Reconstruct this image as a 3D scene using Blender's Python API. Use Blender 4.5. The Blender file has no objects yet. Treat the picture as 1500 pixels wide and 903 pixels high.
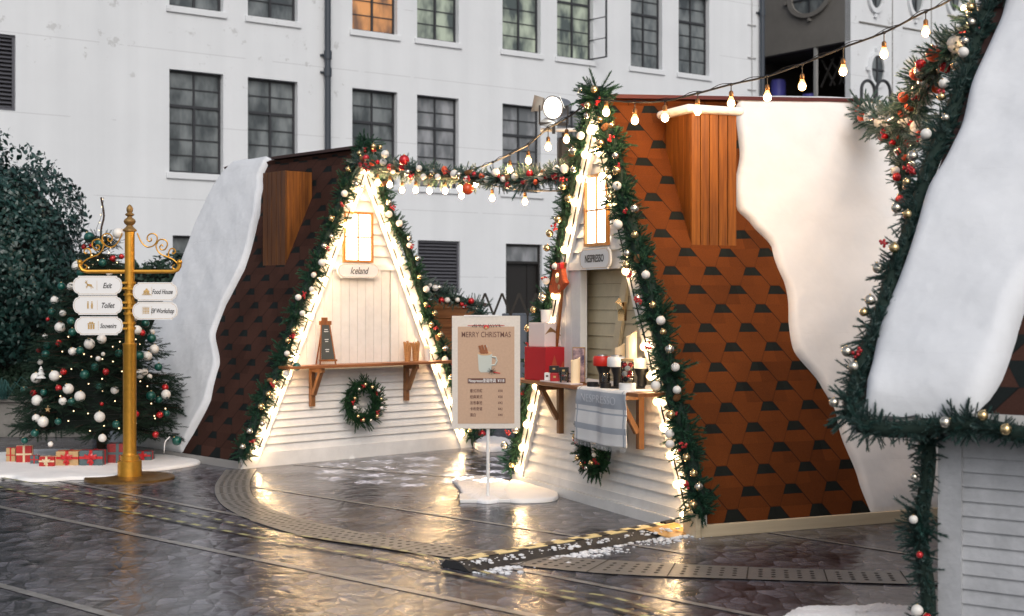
import bpy, math, random
import numpy as np
from mathutils import Vector, Matrix
R = math.radians
PI = math.pi
random.seed(7); NR = np.random.RandomState(11)
F, HY, CAMZ = 2050.0, 445.0, 1.6
COL = bpy.context.scene.collection

# ---------------------------------------------------------------- measuring
def ray(px, py): return Vector(((px-750.0)/F, 1.0, (HY-py)/F))
def at(px, py, d): r = ray(px, py); return Vector((r.x*d, d, CAMZ+r.z*d))
def gnd(px, py): d = CAMZ*F/(py-HY); return Vector(((px-750)/F*d, d, 0))
class Frame:
    def __init__(s, ox, oy, ang):
        s.o = Vector((ox, oy, 0)); s.a = ang; s.m = Matrix.Translation(s.o) @ Matrix.Rotation(ang, 4, 'Z'); s.i = s.m.inverted()
    def hit(s, px, py, a, b, c, k):            # local plane a x + b y + c z = k
        o = s.i @ Vector((0, 0, CAMZ)); d = s.i.to_3x3() @ ray(px, py)
        t = (k-(a*o.x+b*o.y+c*o.z))/(a*d.x+b*d.y+c*d.z); return o+d*t
    def w(s, x, y, z): return s.m @ Vector((x, y, z))

# ---------------------------------------------------------------- materials
def mat(name, col=(.5,.5,.5), rough=.6, metal=0, emit=None, estr=0, spec=.5, noise=0, nscale=8, bump=0, bscale=60, coat=0, trans=0, ior=1.45, sss=0):
    m = bpy.data.materials.new(name); m.use_nodes = True; nt = m.node_tree; b = nt.nodes['Principled BSDF']
    b.inputs['Base Color'].default_value = (*col, 1); b.inputs['Roughness'].default_value = rough
    b.inputs['Metallic'].default_value = metal; b.inputs['Specular IOR Level'].default_value = spec
    b.inputs['Coat Weight'].default_value = coat; b.inputs['Transmission Weight'].default_value = trans; b.inputs['IOR'].default_value = ior
    if sss: b.inputs['Subsurface Weight'].default_value = sss; b.inputs['Subsurface Radius'].default_value = (.05, .05, .05)
    if emit: b.inputs['Emission Color'].default_value = (*emit, 1); b.inputs['Emission Strength'].default_value = estr
    if noise or bump:
        tc = nt.nodes.new('ShaderNodeTexCoord')
    if noise:
        n = nt.nodes.new('ShaderNodeTexNoise'); n.inputs['Scale'].default_value = nscale; n.inputs['Detail'].default_value = 6
        n.inputs['Roughness'].default_value = .65
        nt.links.new(tc.outputs['Object'], n.inputs['Vector'])
        r = nt.nodes.new('ShaderNodeMapRange'); r.inputs[1].default_value = .3; r.inputs[2].default_value = .7
        r.inputs[3].default_value = 1-noise; r.inputs[4].default_value = 1+noise*.6
        nt.links.new(n.outputs[0], r.inputs[0])
        mx = nt.nodes.new('ShaderNodeVectorMath'); mx.operation = 'SCALE'; mx.inputs[0].default_value = col
        nt.links.new(r.outputs[0], mx.inputs['Scale']); nt.links.new(mx.outputs[0], b.inputs['Base Color'])
    if bump:
        n2 = nt.nodes.new('ShaderNodeTexNoise'); n2.inputs['Scale'].default_value = bscale; n2.inputs['Detail'].default_value = 5
        nt.links.new(tc.outputs['Object'], n2.inputs['Vector'])
        bp = nt.nodes.new('ShaderNodeBump'); bp.inputs['Strength'].default_value = bump; bp.inputs['Distance'].default_value = .01
        nt.links.new(n2.outputs[0], bp.inputs['Height']); nt.links.new(bp.outputs[0], b.inputs['Normal'])
    return m
def N(nt, t, **kw):
    n = nt.nodes.new(t)
    for k, v in kw.items():
        if k == 'op': n.operation = v
        else: n.inputs[int(k[1:])].default_value = v
    return n
def M_(nt, op, a, b=None, c=None, clamp=False):
    n = nt.nodes.new('ShaderNodeMath'); n.operation = op; n.use_clamp = clamp
    for i, x in enumerate((a, b, c)):
        if x is None: continue
        if isinstance(x, (int, float)): n.inputs[i].default_value = x
        else: nt.links.new(x, n.inputs[i])
    return n.outputs[0]
def MixC(nt, f, a, b):
    n = nt.nodes.new('ShaderNodeMix'); n.data_type = 'RGBA'
    for i, x in ((0, f), (6, a), (7, b)):
        if isinstance(x, (int, float)): n.inputs[i].default_value = x
        elif isinstance(x, tuple): n.inputs[i].default_value = (*x, 1)
        else: nt.links.new(x, n.inputs[i])
    return n.outputs[2]

def shingle_mat(name, col, dark, rough=.75):
    m = bpy.data.materials.new(name); m.use_nodes = True; nt = m.node_tree; b = nt.nodes['Principled BSDF']
    uv = nt.nodes.new('ShaderNodeUVMap'); sx = nt.nodes.new('ShaderNodeSeparateXYZ'); nt.links.new(uv.outputs[0], sx.inputs[0])
    P, h, a = .356, .16, .115
    v = M_(nt, 'DIVIDE', sx.outputs[1], h); row = M_(nt, 'FLOOR', v); fv = M_(nt, 'SUBTRACT', v, row)
    off = M_(nt, 'MULTIPLY', row, .5); u = M_(nt, 'ADD', M_(nt, 'DIVIDE', sx.outputs[0], P), off)
    cell = M_(nt, 'FLOOR', u); sgn_ = M_(nt, 'GREATER_THAN', M_(nt, 'SUBTRACT', u, cell), .5); fu = M_(nt, 'ABSOLUTE', M_(nt, 'SUBTRACT', M_(nt, 'SUBTRACT', u, cell), .5))
    g = M_(nt, 'MULTIPLY_ADD', fv, .5-2*a, a)
    ingap = M_(nt, 'LESS_THAN', fu, g)
    top = M_(nt, 'MAXIMUM', M_(nt, 'LESS_THAN', fv, .45), M_(nt, 'GREATER_THAN', v, -1.0))
    darkm = M_(nt, 'MULTIPLY', ingap, top)
    ln = M_(nt, 'LESS_THAN', M_(nt, 'ABSOLUTE', M_(nt, 'SUBTRACT', fu, g)), .012)
    bot = M_(nt, 'MULTIPLY', M_(nt, 'GREATER_THAN', fv, .965), M_(nt, 'GREATER_THAN', fu, g))
    line = M_(nt, 'MAXIMUM', M_(nt, 'MULTIPLY', ln, M_(nt, 'MULTIPLY_ADD', sgn_, .75, .25)), M_(nt, 'MULTIPLY', bot, .5))  # tab edge lines hold painted shadow, fainter on the lit side
    tc = nt.nodes.new('ShaderNodeTexCoord')
    n1 = N(nt, 'ShaderNodeTexNoise', i2=190., i3=4.); nt.links.new(tc.outputs['Object'], n1.inputs[0])
    n2 = N(nt, 'ShaderNodeTexNoise', i2=2.2, i3=4.); nt.links.new(tc.outputs['Object'], n2.inputs[0])
    wn = nt.nodes.new('ShaderNodeTexWhiteNoise'); wn.noise_dimensions = '2D'
    cb = nt.nodes.new('ShaderNodeCombineXYZ'); nt.links.new(M_(nt, 'FLOOR', M_(nt, 'ADD', u, .5)), cb.inputs[0]); nt.links.new(row, cb.inputs[1])
    nt.links.new(cb.outputs[0], wn.inputs[0])
    s = M_(nt, 'ADD', M_(nt, 'MULTIPLY', n1.outputs[0], 1.1), M_(nt, 'MULTIPLY', n2.outputs[0], .8))
    s = M_(nt, 'ADD', s, M_(nt, 'MULTIPLY', wn.outputs[0], .36)); s = M_(nt, 'ADD', s, -.12)
    c = MixC(nt, darkm, col, dark)
    c = MixC(nt, M_(nt, 'MULTIPLY', line, .75), c, tuple(x*.45 for x in dark))
    vm = nt.nodes.new('ShaderNodeVectorMath'); vm.operation = 'SCALE'; nt.links.new(c, vm.inputs[0]); nt.links.new(s, vm.inputs['Scale'])
    nt.links.new(vm.outputs[0], b.inputs['Base Color']); b.inputs['Roughness'].default_value = rough; b.inputs['Specular IOR Level'].default_value = .12
    hgt = M_(nt, 'SUBTRACT', M_(nt, 'MULTIPLY', n1.outputs[0], .25), M_(nt, 'MAXIMUM', ingap, M_(nt, 'MULTIPLY', line, 1.5)))
    bp = nt.nodes.new('ShaderNodeBump'); bp.inputs['Strength'].default_value = .8; bp.inputs['Distance'].default_value = .006
    nt.links.new(hgt, bp.inputs['Height']); nt.links.new(bp.outputs[0], b.inputs['Normal'])
    return m

def wood_mat(name, c1, c2, axis=2, plank=0, rough=.45, scale=1.0):
    m = bpy.data.materials.new(name); m.use_nodes = True; nt = m.node_tree; b = nt.nodes['Principled BSDF']
    tc = nt.nodes.new('ShaderNodeTexCoord'); mp = nt.nodes.new('ShaderNodeMapping'); nt.links.new(tc.outputs['Object'], mp.inputs[0])
    s = [26*scale]*3; s[axis] = 1.6*scale; mp.inputs['Scale'].default_value = s
    n = N(nt, 'ShaderNodeTexNoise', i2=1.3, i3=7., i4=.6); nt.links.new(mp.outputs[0], n.inputs[0])
    cr = nt.nodes.new('ShaderNodeValToRGB'); nt.links.new(n.outputs[0], cr.inputs[0])
    cr.color_ramp.elements[0].position = .32; cr.color_ramp.elements[0].color = (*c1, 1)
    cr.color_ramp.elements[1].position = .68; cr.color_ramp.elements[1].color = (*c2, 1)
    nt.links.new(cr.outputs[0], b.inputs['Base Color']); b.inputs['Roughness'].default_value = rough
    bp = nt.nodes.new('ShaderNodeBump'); bp.inputs['Strength'].default_value = .25; bp.inputs['Distance'].default_value = .004
    nt.links.new(n.outputs[0], bp.inputs['Height']); nt.links.new(bp.outputs[0], b.inputs['Normal'])
    return m

def leaf_mat(name, c1, c2, tipc=None, tipw=0, rough=.6, spec=.22):
    m = bpy.data.materials.new(name); m.use_nodes = True; nt = m.node_tree; b = nt.nodes['Principled BSDF']
    tc = nt.nodes.new('ShaderNodeTexCoord')
    n = N(nt, 'ShaderNodeTexNoise', i2=9., i3=3.); nt.links.new(tc.outputs['Object'], n.inputs[0])
    at_ = nt.nodes.new('ShaderNodeAttribute'); at_.attribute_name = 'tip'; sp = nt.nodes.new('ShaderNodeSeparateColor'); nt.links.new(at_.outputs[0], sp.inputs[0])
    rnd = sp.outputs[1]
    f = M_(nt, 'ADD', M_(nt, 'MULTIPLY', n.outputs[0], .6), M_(nt, 'MULTIPLY', rnd, .5), clamp=True)
    c = MixC(nt, f, c1, c2)
    if tipc:
        tw = M_(nt, 'MULTIPLY', M_(nt, 'POWER', sp.outputs[0], 2.0), M_(nt, 'MULTIPLY', sp.outputs[2], tipw), clamp=True)
        c = MixC(nt, tw, c, tipc)
    nt.links.new(c, b.inputs['Base Color']); b.inputs['Roughness'].default_value = rough; b.inputs['Specular IOR Level'].default_value = spec
    return m

# ---------------------------------------------------------------- mesh builder
class MB:
    def __init__(s): s.v = []; s.f = []; s.m = []; s.uv = {}
    def add(s, vs, fs, mi=0):
        o = len(s.v); s.v += [tuple(v) for v in vs]
        for f in fs: s.f.append([o+i for i in f]); s.m.append(mi)
        return s
    def box(s, x0, x1, y0, y1, z0, z1, mi=0, M=None):
        vs = [Vector((x, y, z)) for x in (x0, x1) for y in (y0, y1) for z in (z0, z1)]
        if M: vs = [M @ v for v in vs]
        return s.add(vs, [(0,1,3,2),(4,6,7,5),(0,4,5,1),(2,3,7,6),(0,2,6,4),(1,5,7,3)], mi)
    def bar(s, a, b, w, h, mi=0, up=(0,0,1)):
        a, b = Vector(a), Vector(b); d = (b-a).normalized(); u = Vector(up)
        x = d.cross(u)
        if x.length < 1e-4: x = d.cross(Vector((0,1,0)))
        x.normalize(); y = x.cross(d).normalized(); vs = []
        for p in (a, b):
            for (i, j) in ((-1,-1),(1,-1),(1,1),(-1,1)): vs.append(p+x*i*w/2+y*j*h/2)
        return s.add(vs, [(0,1,2,3),(7,6,5,4),(0,4,5,1),(1,5,6,2),(2,6,7,3),(3,7,4,0)], mi)
    def tube(s, pts, r, n=8, mi=0, cap=True):
        pts = [Vector(p) for p in pts]; L = len(pts); rs = r if isinstance(r, (list, tuple)) else [r]*L
        prev = None; vs = []; fs = []
        for i, p in enumerate(pts):
            d = (pts[min(i+1, L-1)]-pts[max(i-1, 0)]).normalized()
            if prev is None:
                x = d.cross(Vector((0,0,1)));
                if x.length < 1e-3: x = d.cross(Vector((0,1,0)))
            else: x = prev - d*prev.dot(d)
            x.normalize(); prev = x; y = d.cross(x)
            for k in range(n):
                a = 2*PI*k/n; vs.append(p+(x*math.cos(a)+y*math.sin(a))*rs[i])
        for i in range(L-1):
            for k in range(n):
                k2 = (k+1) % n; fs.append((i*n+k, i*n+k2, (i+1)*n+k2, (i+1)*n+k))
        if cap: fs.append(tuple(reversed(range(n)))); fs.append(tuple((L-1)*n+k for k in range(n)))
        return s.add(vs, fs, mi)
    def lathe(s, prof, n=24, o=(0,0,0), mi=0, M=None):
        vs = []; fs = []; L = len(prof)
        for (r, z) in prof:
            for k in range(n):
                a = 2*PI*k/n; vs.append(Vector((r*math.cos(a), r*math.sin(a), z)))
        if M: vs = [M @ v for v in vs]
        vs = [v+Vector(o) for v in vs]
        for i in range(L-1):
            for k in range(n):
                k2 = (k+1) % n; fs.append((i*n+k, i*n+k2, (i+1)*n+k2, (i+1)*n+k))
        fs.append(tuple(reversed(range(n)))); fs.append(tuple((L-1)*n+k for k in range(n)))
        return s.add(vs, fs, mi)
    def ball(s, c, r, n=12, mi=0, sc=(1,1,1)):
        vs = []; fs = []; c = Vector(c); m = n//2
        for i in range(m+1):
            t = PI*i/m
            for k in range(n):
                a = 2*PI*k/n; vs.append(c+Vector((r*math.sin(t)*math.cos(a)*sc[0], r*math.sin(t)*math.sin(a)*sc[1], r*math.cos(t)*sc[2])))
        for i in range(m):
            for k in range(n):
                k2 = (k+1) % n
                if i == 0: fs.append((k, (i+1)*n+k, (i+1)*n+k2))
                elif i == m-1: fs.append((i*n+k, (i+1)*n+k, i*n+k2))
                else: fs.append((i*n+k, (i+1)*n+k, (i+1)*n+k2, i*n+k2))
        return s.add(vs, fs, mi)
    def prism(s, pts, a, b, mi=0):              # polygon in (x,z), from y=a to y=b
        n = len(pts); vs = [(x, a, z) for x, z in pts]+[(x, b, z) for x, z in pts]
        fs = [tuple(range(n)), tuple(reversed(range(n, 2*n)))]+[(i, (i+1) % n+0, n+(i+1) % n, n+i)[::-1] for i in range(n)]
        return s.add(vs, fs, mi)
    def slab(s, pts, z0, z1, mi=0):             # polygon in (x,y)
        n = len(pts); vs = [(x, y, z0) for x, y in pts]+[(x, y, z1) for x, y in pts]
        fs = [tuple(reversed(range(n))), tuple(range(n, 2*n))]+[(i, (i+1) % n, n+(i+1) % n, n+i) for i in range(n)]
        return s.add(vs, fs, mi)
    def build(s, name, mats, parent=None, smooth=False, bevel=0, loc=None, rot=None):
        me = bpy.data.meshes.new(name); me.from_pydata(s.v, [], s.f); me.update()
        mats = mats if isinstance(mats, (list, tuple)) else [mats]
        for m in mats: me.materials.append(m)
        me.polygons.foreach_set('material_index', s.m)
        if smooth: me.shade_smooth() if smooth is True else None
        o = bpy.data.objects.new(name, me); COL.objects.link(o)
        if parent: o.parent = parent
        if loc is not None: o.location = loc
        if rot is not None: o.rotation_euler = rot
        if smooth == 'auto':
            me.shade_smooth()
            try: me.set_sharp_from_angle(angle=R(35))
            except Exception: pass
        if bevel:
            b = o.modifiers.new('Bevel', 'BEVEL'); b.width = bevel; b.segments = 2; b.limit_method = 'ANGLE'; b.angle_limit = R(40)
        return o
def thing(name, label, cat, loc=(0,0,0), rz=0, group=None):
    o = bpy.data.objects.new(name, None); COL.objects.link(o); o.location = loc; o.rotation_euler = (0,0,rz); o.empty_display_size = .1
    o['label'] = label; o['category'] = cat
    if group: o['group'] = group
    return o
def tag(o, label, cat, group=None, kind=None):
    o['label'] = label; o['category'] = cat
    if group: o['group'] = group
    if kind: o['kind'] = kind
    return o
def struct(o, label=None, cat=None):
    o['kind'] = 'structure'
    if label: o['label'] = label; o['category'] = cat
    return o
def text(name, body, size, m, parent, loc, rot=(PI/2,0,0), shear=0, off=0, ext=.0006, space=1.0, sx=1.0, align='CENTER'):
    c = bpy.data.curves.new(name, 'FONT'); c.body = body; c.size = size; c.shear = shear; c.offset = off; c.extrude = ext
    c.align_x = align; c.align_y = 'CENTER'; c.space_character = space; c.resolution_u = 4
    o = bpy.data.objects.new(name, c); COL.objects.link(o); bpy.context.view_layer.update()
    dg = bpy.context.evaluated_depsgraph_get(); me = bpy.data.meshes.new_from_object(o.evaluated_get(dg))
    bpy.data.objects.remove(o); me.name = name; me.materials.clear(); me.materials.append(m)
    o = bpy.data.objects.new(name, me); COL.objects.link(o); o.parent = parent; o.location = loc; o.rotation_euler = rot; o.scale = (sx, 1, 1)
    return o

# ---------------------------------------------------------------- foliage
def sprig(n, L, nl, wd, alpha=50):
    V = np.zeros((n, 3, 3)); T = np.zeros((n, 3, 3)); g = NR.rand(n)
    for i in range(n):
        t = .04+.96*i/n; ph = i*2.39996+NR.rand()*.6; al = R(alpha*(1-.45*t)+NR.randn()*7)
        d = np.array([math.cos(ph)*math.sin(al), math.sin(ph)*math.sin(al), math.cos(al)])
        side = np.array([-math.sin(ph), math.cos(ph), 0])*wd/2
        b = np.array([0, 0, t*L]); l = nl*(1-.3*t)*(0.8+.4*NR.rand())
        V[i, 0] = b-side; V[i, 1] = b+side; V[i, 2] = b+d*l
        T[i, :, 1] = g[i]; T[i, 2, 0] = 1; T[i, 0, 0] = T[i, 1, 0] = .15*t
    return V.reshape(-1, 3), T.reshape(-1, 3)
SPR = {'g': [sprig(78, .125, .029, .0052, 56) for _ in range(6)],
       't': [sprig(56, .17, .034, .0048, 62) for _ in range(6)],
       's': [sprig(34, .09, .030, .0048) for _ in range(4)]}
def foliage(name, places, mt, parent=None, kind='g', core=None):
    """places: list of (pos, dir, scale); one mesh"""
    tv, tt = [], []
    for (p, d, s) in places:
        V, T = SPR[kind][NR.randint(len(SPR[kind]))]
        d = Vector(d).normalized(); q = d.to_track_quat('Z', 'Y').to_matrix() @ Matrix.Rotation(NR.rand()*6.28, 3, 'Z')
        A = np.array(q); tv.append(V @ A.T*s+np.array(p)); T2 = T.copy(); T2[:, 1] = np.clip(T[:, 1]*.5+NR.rand()*.5, 0, 1); T2[:, 2] = NR.rand(); tt.append(T2)
    V = np.concatenate(tv); T = np.concatenate(tt); n = len(V)
    me = bpy.data.meshes.new(name)
    cv = np.array(core.v) if core else np.zeros((0, 3)); nc = len(cv)
    me.vertices.add(n+nc); me.vertices.foreach_set('co', np.concatenate([V, cv]).ravel() if nc else V.ravel())
    cf = core.f if core else []; nfol = n//3
    loops = list(range(n)); starts = list(range(0, n, 3)); tot = [3]*(n//3)
    k = n
    for f in cf: loops += [n+i for i in f]; starts.append(k); tot.append(len(f)); k += len(f)
    me.loops.add(len(loops)); me.loops.foreach_set('vertex_index', loops)
    me.polygons.add(len(starts)); me.polygons.foreach_set('loop_start', starts)
    me.update(calc_edges=True); me.validate()
    ca = me.color_attributes.new('tip', 'FLOAT_COLOR', 'POINT')
    C = np.ones((n+nc, 4)); C[:n, :3] = T; C[n:, :3] = 0; ca.data.foreach_set('color', C.ravel())
    me.materials.append(mt)
    if nc:
        me.materials.append(MT['core']); mi = np.zeros(len(me.polygons), dtype=np.int32); mi[nfol:] = 1; me.polygons.foreach_set('material_index', mi)
    o = bpy.data.objects.new(name, me); COL.objects.link(o)
    if parent: o.parent = parent
    return o
def resample(pts, step):
    pts = [Vector(p) for p in pts]; cum = [0]
    for a, b in zip(pts[:-1], pts[1:]): cum.append(cum[-1]+(b-a).length)
    n = max(2, round(cum[-1]/step)); out = []; j = 0
    for i in range(n+1):
        t = cum[-1]*i/n
        while j < len(pts)-2 and cum[j+1] < t: j += 1
        out.append(pts[j].lerp(pts[j+1], (t-cum[j])/max(1e-9, cum[j+1]-cum[j])))
    return out
def smoothpath(pts, n=8):                       # catmull-rom
    P = [Vector(p) for p in pts]; P = [P[0]*2-P[1]]+P+[P[-1]*2-P[-2]]; out = []
    for i in range(1, len(P)-2):
        for k in range(n):
            t = k/n; a, b, c, d = P[i-1:i+3]
            out.append(.5*((2*b)+(c-a)*t+(2*a-5*b+4*c-d)*t*t+(3*b-a-3*c+d)*t**3))
    out.append(P[-2]); return out
def leaves(name, pts, nrm, size, mt, parent=None, ratio=.42):
    n = len(pts); V = np.zeros((n, 6, 3)); T = np.ones((n, 6, 4))
    for i in range(n):
        nn = Vector(nrm[i])+Vector(NR.randn(3))*.45; nn.normalize()
        d = Vector((NR.randn()*.6, NR.randn()*.6, -.25+NR.randn()*.6)); d = (d-nn*d.dot(nn)).normalized(); sd = nn.cross(d)
        L = size*(.65+.7*NR.rand()); w = L*ratio; p = Vector(pts[i])
        cu = nn*(-L*.12)
        q = [p, p+d*L*.35+sd*w*.5-cu*.5, p+d*L*.35-sd*w*.5-cu*.5, p+d*L*.7+sd*w*.4, p+d*L*.7-sd*w*.4, p+d*L+cu]
        V[i] = [tuple(x) for x in q]; T[i, :, 1] = NR.rand(); T[i, :, 0] = 0
    me = bpy.data.meshes.new(name); fs = []
    for i in range(n): o = i*6; fs += [(o, o+1, o+2), (o+1, o+3, o+4, o+2), (o+3, o+5, o+4)]
    me.from_pydata(V.reshape(-1, 3).tolist(), [], fs)
    ca = me.color_attributes.new('tip', 'FLOAT_COLOR', 'POINT'); ca.data.foreach_set('color', T.ravel())
    me.materials.append(mt); o = bpy.data.objects.new(name, me); COL.objects.link(o)
    if parent: o.parent = parent
    return o
SKYS, SUNE = .135, .85
# ================================================================ MATERIALS
MT = dict(
 core=mat('garland_core', (.008,.022,.016), .9),
 white_paint=mat('white_paint', (.76,.75,.73), .5, noise=.10, nscale=5, bump=.15, bscale=30),
 grey_paint=mat('grey_white_paint', (.44,.45,.47), .6, noise=.2, nscale=6, bump=.3, bscale=40),
 tan_paint=mat('tan_boards', (.62,.54,.37), .6, noise=.15, nscale=6, bump=.15, bscale=30),
 pale_wood=wood_mat('pale_base_wood', (.62,.50,.33), (.72,.60,.42), 1),
 shelf_wood=wood_mat('shelf_wood', (.16,.055,.018), (.34,.13,.045), 0),
 bracket_wood=wood_mat('bracket_wood', (.13,.055,.02), (.26,.11,.035), 2),
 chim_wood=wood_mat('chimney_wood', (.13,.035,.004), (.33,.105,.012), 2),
 chim_shaded=wood_mat('left_chimney_shaded_wood', (.065,.024,.010), (.15,.055,.015), 2),  # outer face of the left chimney, its shade put into the wood colour
 hut_wood=wood_mat('hut_wood', (.16,.055,.016), (.34,.13,.035), 0),
 shingle_orange=shingle_mat('orange_brown_shingles', (.115,.030,.0055), (.010,.012,.010)),  # warm lamplight on this roof is put into the shingle colour
 shingle_dark=shingle_mat('dark_brown_shingles', (.045,.020,.0145), (.009,.012,.012), .9),  # same shingle type, darker copy for roofs without the warm light
 ridge=mat('ridge_metal', (.05,.025,.022), .5),
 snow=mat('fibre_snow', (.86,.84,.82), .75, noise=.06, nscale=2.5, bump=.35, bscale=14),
 snow_shaded=mat('shaded_fibre_snow', (.70,.715,.74), .75, noise=.07, nscale=2.5, bump=.4, bscale=14),  # darker copy of the fibre snow, dimmer light put into its colour
 snow_loose=mat('loose_snow', (.82,.83,.86), .8, noise=.05, nscale=20, bump=.8, bscale=60),
 gold_paint=mat('gold_painted_metal', (.62,.31,.045), .33, metal=.75, noise=.15, nscale=18, bump=.06, bscale=90),
 gold_dark=mat('aged_gold_base', (.22,.12,.035), .4, metal=.7, noise=.3, nscale=14),
 plaque=mat('white_plaque', (.80,.80,.80), .4),
 ink=mat('black_lettering', (.03,.03,.032), .5),
 gold_ink=mat('gold_print', (.55,.36,.14), .45, metal=.3),
 brown_ink=mat('brown_print', (.13,.06,.045), .6),
 kraft=mat('kraft_panel', (.50,.345,.245), .65, noise=.07, nscale=60),
 board=mat('speckled_board', (.66,.62,.57), .65, noise=.08, nscale=60),
 white_metal=mat('white_metal', (.72,.72,.72), .35),
 wreath_green=leaf_mat('wreath_green', (.012,.045,.022), (.035,.105,.045)),
 garland_green=leaf_mat('garland_green', (.012,.048,.032), (.045,.125,.072)),
 garland_frost=leaf_mat('garland_frosted', (.014,.060,.046), (.05,.14,.10), (.75,.78,.78), .9),
 garland_dim=leaf_mat('garland_teal', (.008,.035,.032), (.03,.085,.07), (.55,.62,.62), .35),
 tree_green=leaf_mat('fir_green', (.006,.018,.012), (.022,.050,.030)),
 bush_green=leaf_mat('bush_leaf', (.005,.022,.019), (.018,.062,.052), rough=.38, spec=.6),
 hedge_green=leaf_mat('hedge_leaf', (.010,.026,.018), (.028,.058,.036), rough=.5),
 bark=mat('bark', (.05,.03,.02), .9),
 b_white=mat('bauble_white', (.80,.77,.72), .42, coat=.2),
 b_gold=mat('bauble_gold', (.75,.55,.28), .16, metal=.95),
 b_silver=mat('bauble_champagne', (.72,.66,.55), .14, metal=.95),
 b_red=mat('bauble_red', (.50,.012,.015), .22, coat=.6, metal=.3),
 b_green=mat('bauble_green', (.008,.09,.07), .28, coat=.4, metal=.2),
 b_orange=mat('bauble_orange', (.65,.08,.02), .35, coat=.3),
 berry=mat('berries', (.42,.01,.015), .3, coat=.5),
 cone=mat('pinecone', (.20,.09,.035), .7),
 wire=mat('black_wire', (.012,.011,.011), .45),
 socket=mat('brass_socket', (.16,.08,.03), .4, metal=.6),
 frame_dark=mat('steel_window_frame', (.035,.037,.042), .5),
 blue=mat('blue_plastic', (.10,.10,.45), .45),
 red_box=mat('red_box', (.42,.012,.018), .4, coat=.2), red_print=mat('red_box_gold_print', (.50,.10,.05), .4, metal=.4),
 pink_box=mat('pale_box', (.72,.62,.60), .5), bronze=mat('bronze_foil', (.38,.22,.10), .35, metal=.7),
 black=mat('black_plastic', (.012,.012,.013), .35), red=mat('red_plastic', (.60,.025,.015), .35), red_cloth=mat('red_orange_cloth', (.55,.10,.03), .8, noise=.3, nscale=40),
 white=mat('white_plastic', (.78,.77,.75), .35), ceramic=mat('white_ceramic', (.8,.79,.77), .2, coat=.4),
 coffee=mat('coffee', (.025,.010,.005), .15),
 wax=mat('candle_wax', (.80,.66,.45), .5, emit=(1,.55,.22), estr=.22), churro=mat('churro_cups', (.45,.22,.08), .7, noise=.3, nscale=60),
 chalk=mat('chalkboard', (.06,.065,.06), .8), chalk_ink=mat('chalk_lettering', (.7,.7,.68), .8),
 ribbon=mat('red_ribbon', (.50,.012,.014), .35, coat=.3), ribbon_gold=mat('cream_ribbon', (.7,.55,.35), .4),
 gift_gold=mat('gold_paper', (.50,.32,.15), .4, noise=.12, nscale=30), gift_slate=mat('slate_paper', (.08,.12,.13), .5),
 gift_red=mat('red_paper', (.42,.02,.018), .4), gift_tartan=mat('dark_red_paper', (.30,.03,.03), .5, noise=.4, nscale=40),
 towel_w=mat('towel_white', (.80,.79,.78), .9, bump=.5, bscale=400), towel_g=mat('towel_grey', (.42,.45,.50), .9, bump=.5, bscale=400), towel_l=mat('towel_print', (.62,.64,.68), .9),
 yellow=mat('yellow_tape', (.85,.70,.36), .45, noise=.2, nscale=40), tape_black=mat('black_tape', (.02,.02,.02), .45),
 rubber=mat('ramp_rubber', (.03,.03,.032), .6, bump=1, bscale=150), gold_board=mat('ramp_end', (.35,.20,.06), .5),
 stone=mat('planter_stone', (.20,.19,.175), .85, noise=.2, nscale=8, bump=.4, bscale=30),
 drain=mat('drain_slab', (.17,.168,.163), .38, noise=.12, nscale=10, bump=.3, bscale=50), drain_hole=mat('drain_hole', (.012,.012,.012), .7),
 line=mat('joint_line', (.23,.225,.22), .3, noise=.45, nscale=9),
 tape_y=mat('tape_yellow', (.36,.36,.16), .4, noise=.35, nscale=30), tape_b=mat('tape_dark', (.028,.028,.03), .35),
 grey_wall=mat('grey_render', (.19,.18,.165), .85, noise=.15, nscale=1.5, bump=.2, bscale=20),  # also carries the painted shade of the tower's left side
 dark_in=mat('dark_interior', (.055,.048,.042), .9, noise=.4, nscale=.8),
 lamp_body=mat('lamp_body', (.35,.35,.35), .35, metal=.8),
 interior=mat('interior_blind', (.35,.37,.38), .7),
)
def lit(name, c, s, rim=None):
    m = bpy.data.materials.new(name); m.use_nodes = True; nt = m.node_tree; nt.nodes.clear()
    e = nt.nodes.new('ShaderNodeEmission'); e.inputs[0].default_value = (*c, 1); e.inputs[1].default_value = s
    o = nt.nodes.new('ShaderNodeOutputMaterial'); nt.links.new(e.outputs[0], o.inputs[0]); return m
MT['globe_core'] = lit('globe_core_glow', (1, .67, .35), 135)
MT['bulb_core'] = lit('filament_glow', (1, .60, .27), 520)
def shell(name, c, s, k=.62):
    m = bpy.data.materials.new(name); m.use_nodes = True; nt = m.node_tree; nt.nodes.clear()
    e = nt.nodes.new('ShaderNodeEmission'); e.inputs[0].default_value = (*c, 1); e.inputs[1].default_value = s
    t = nt.nodes.new('ShaderNodeBsdfTransparent'); mx = nt.nodes.new('ShaderNodeMixShader'); mx.inputs[0].default_value = 1-k
    o = nt.nodes.new('ShaderNodeOutputMaterial'); nt.links.new(t.outputs[0], mx.inputs[1]); nt.links.new(e.outputs[0], mx.inputs[2]); nt.links.new(mx.outputs[0], o.inputs[0]); m.cycles.emission_sampling = 'NONE'; return m
MT['globe'] = shell('amber_globe_glass', (1, .66, .32), 4.5)
MT['bulb'] = shell('amber_bulb_glass', (1, .58, .22), 4.5)
MT['fairy'] = lit('fairy_glow', (1, .72, .40), 4); MT['fairy'].cycles.emission_sampling = 'NONE'
MT['win'] = lit('lit_pane', (1, .90, .74), 4.5)
MT['lens'] = lit('lamp_lens', (1, .93, .8), 14)
MT['led'] = lit('led_strip', (1, .70, .35), 5)

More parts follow.
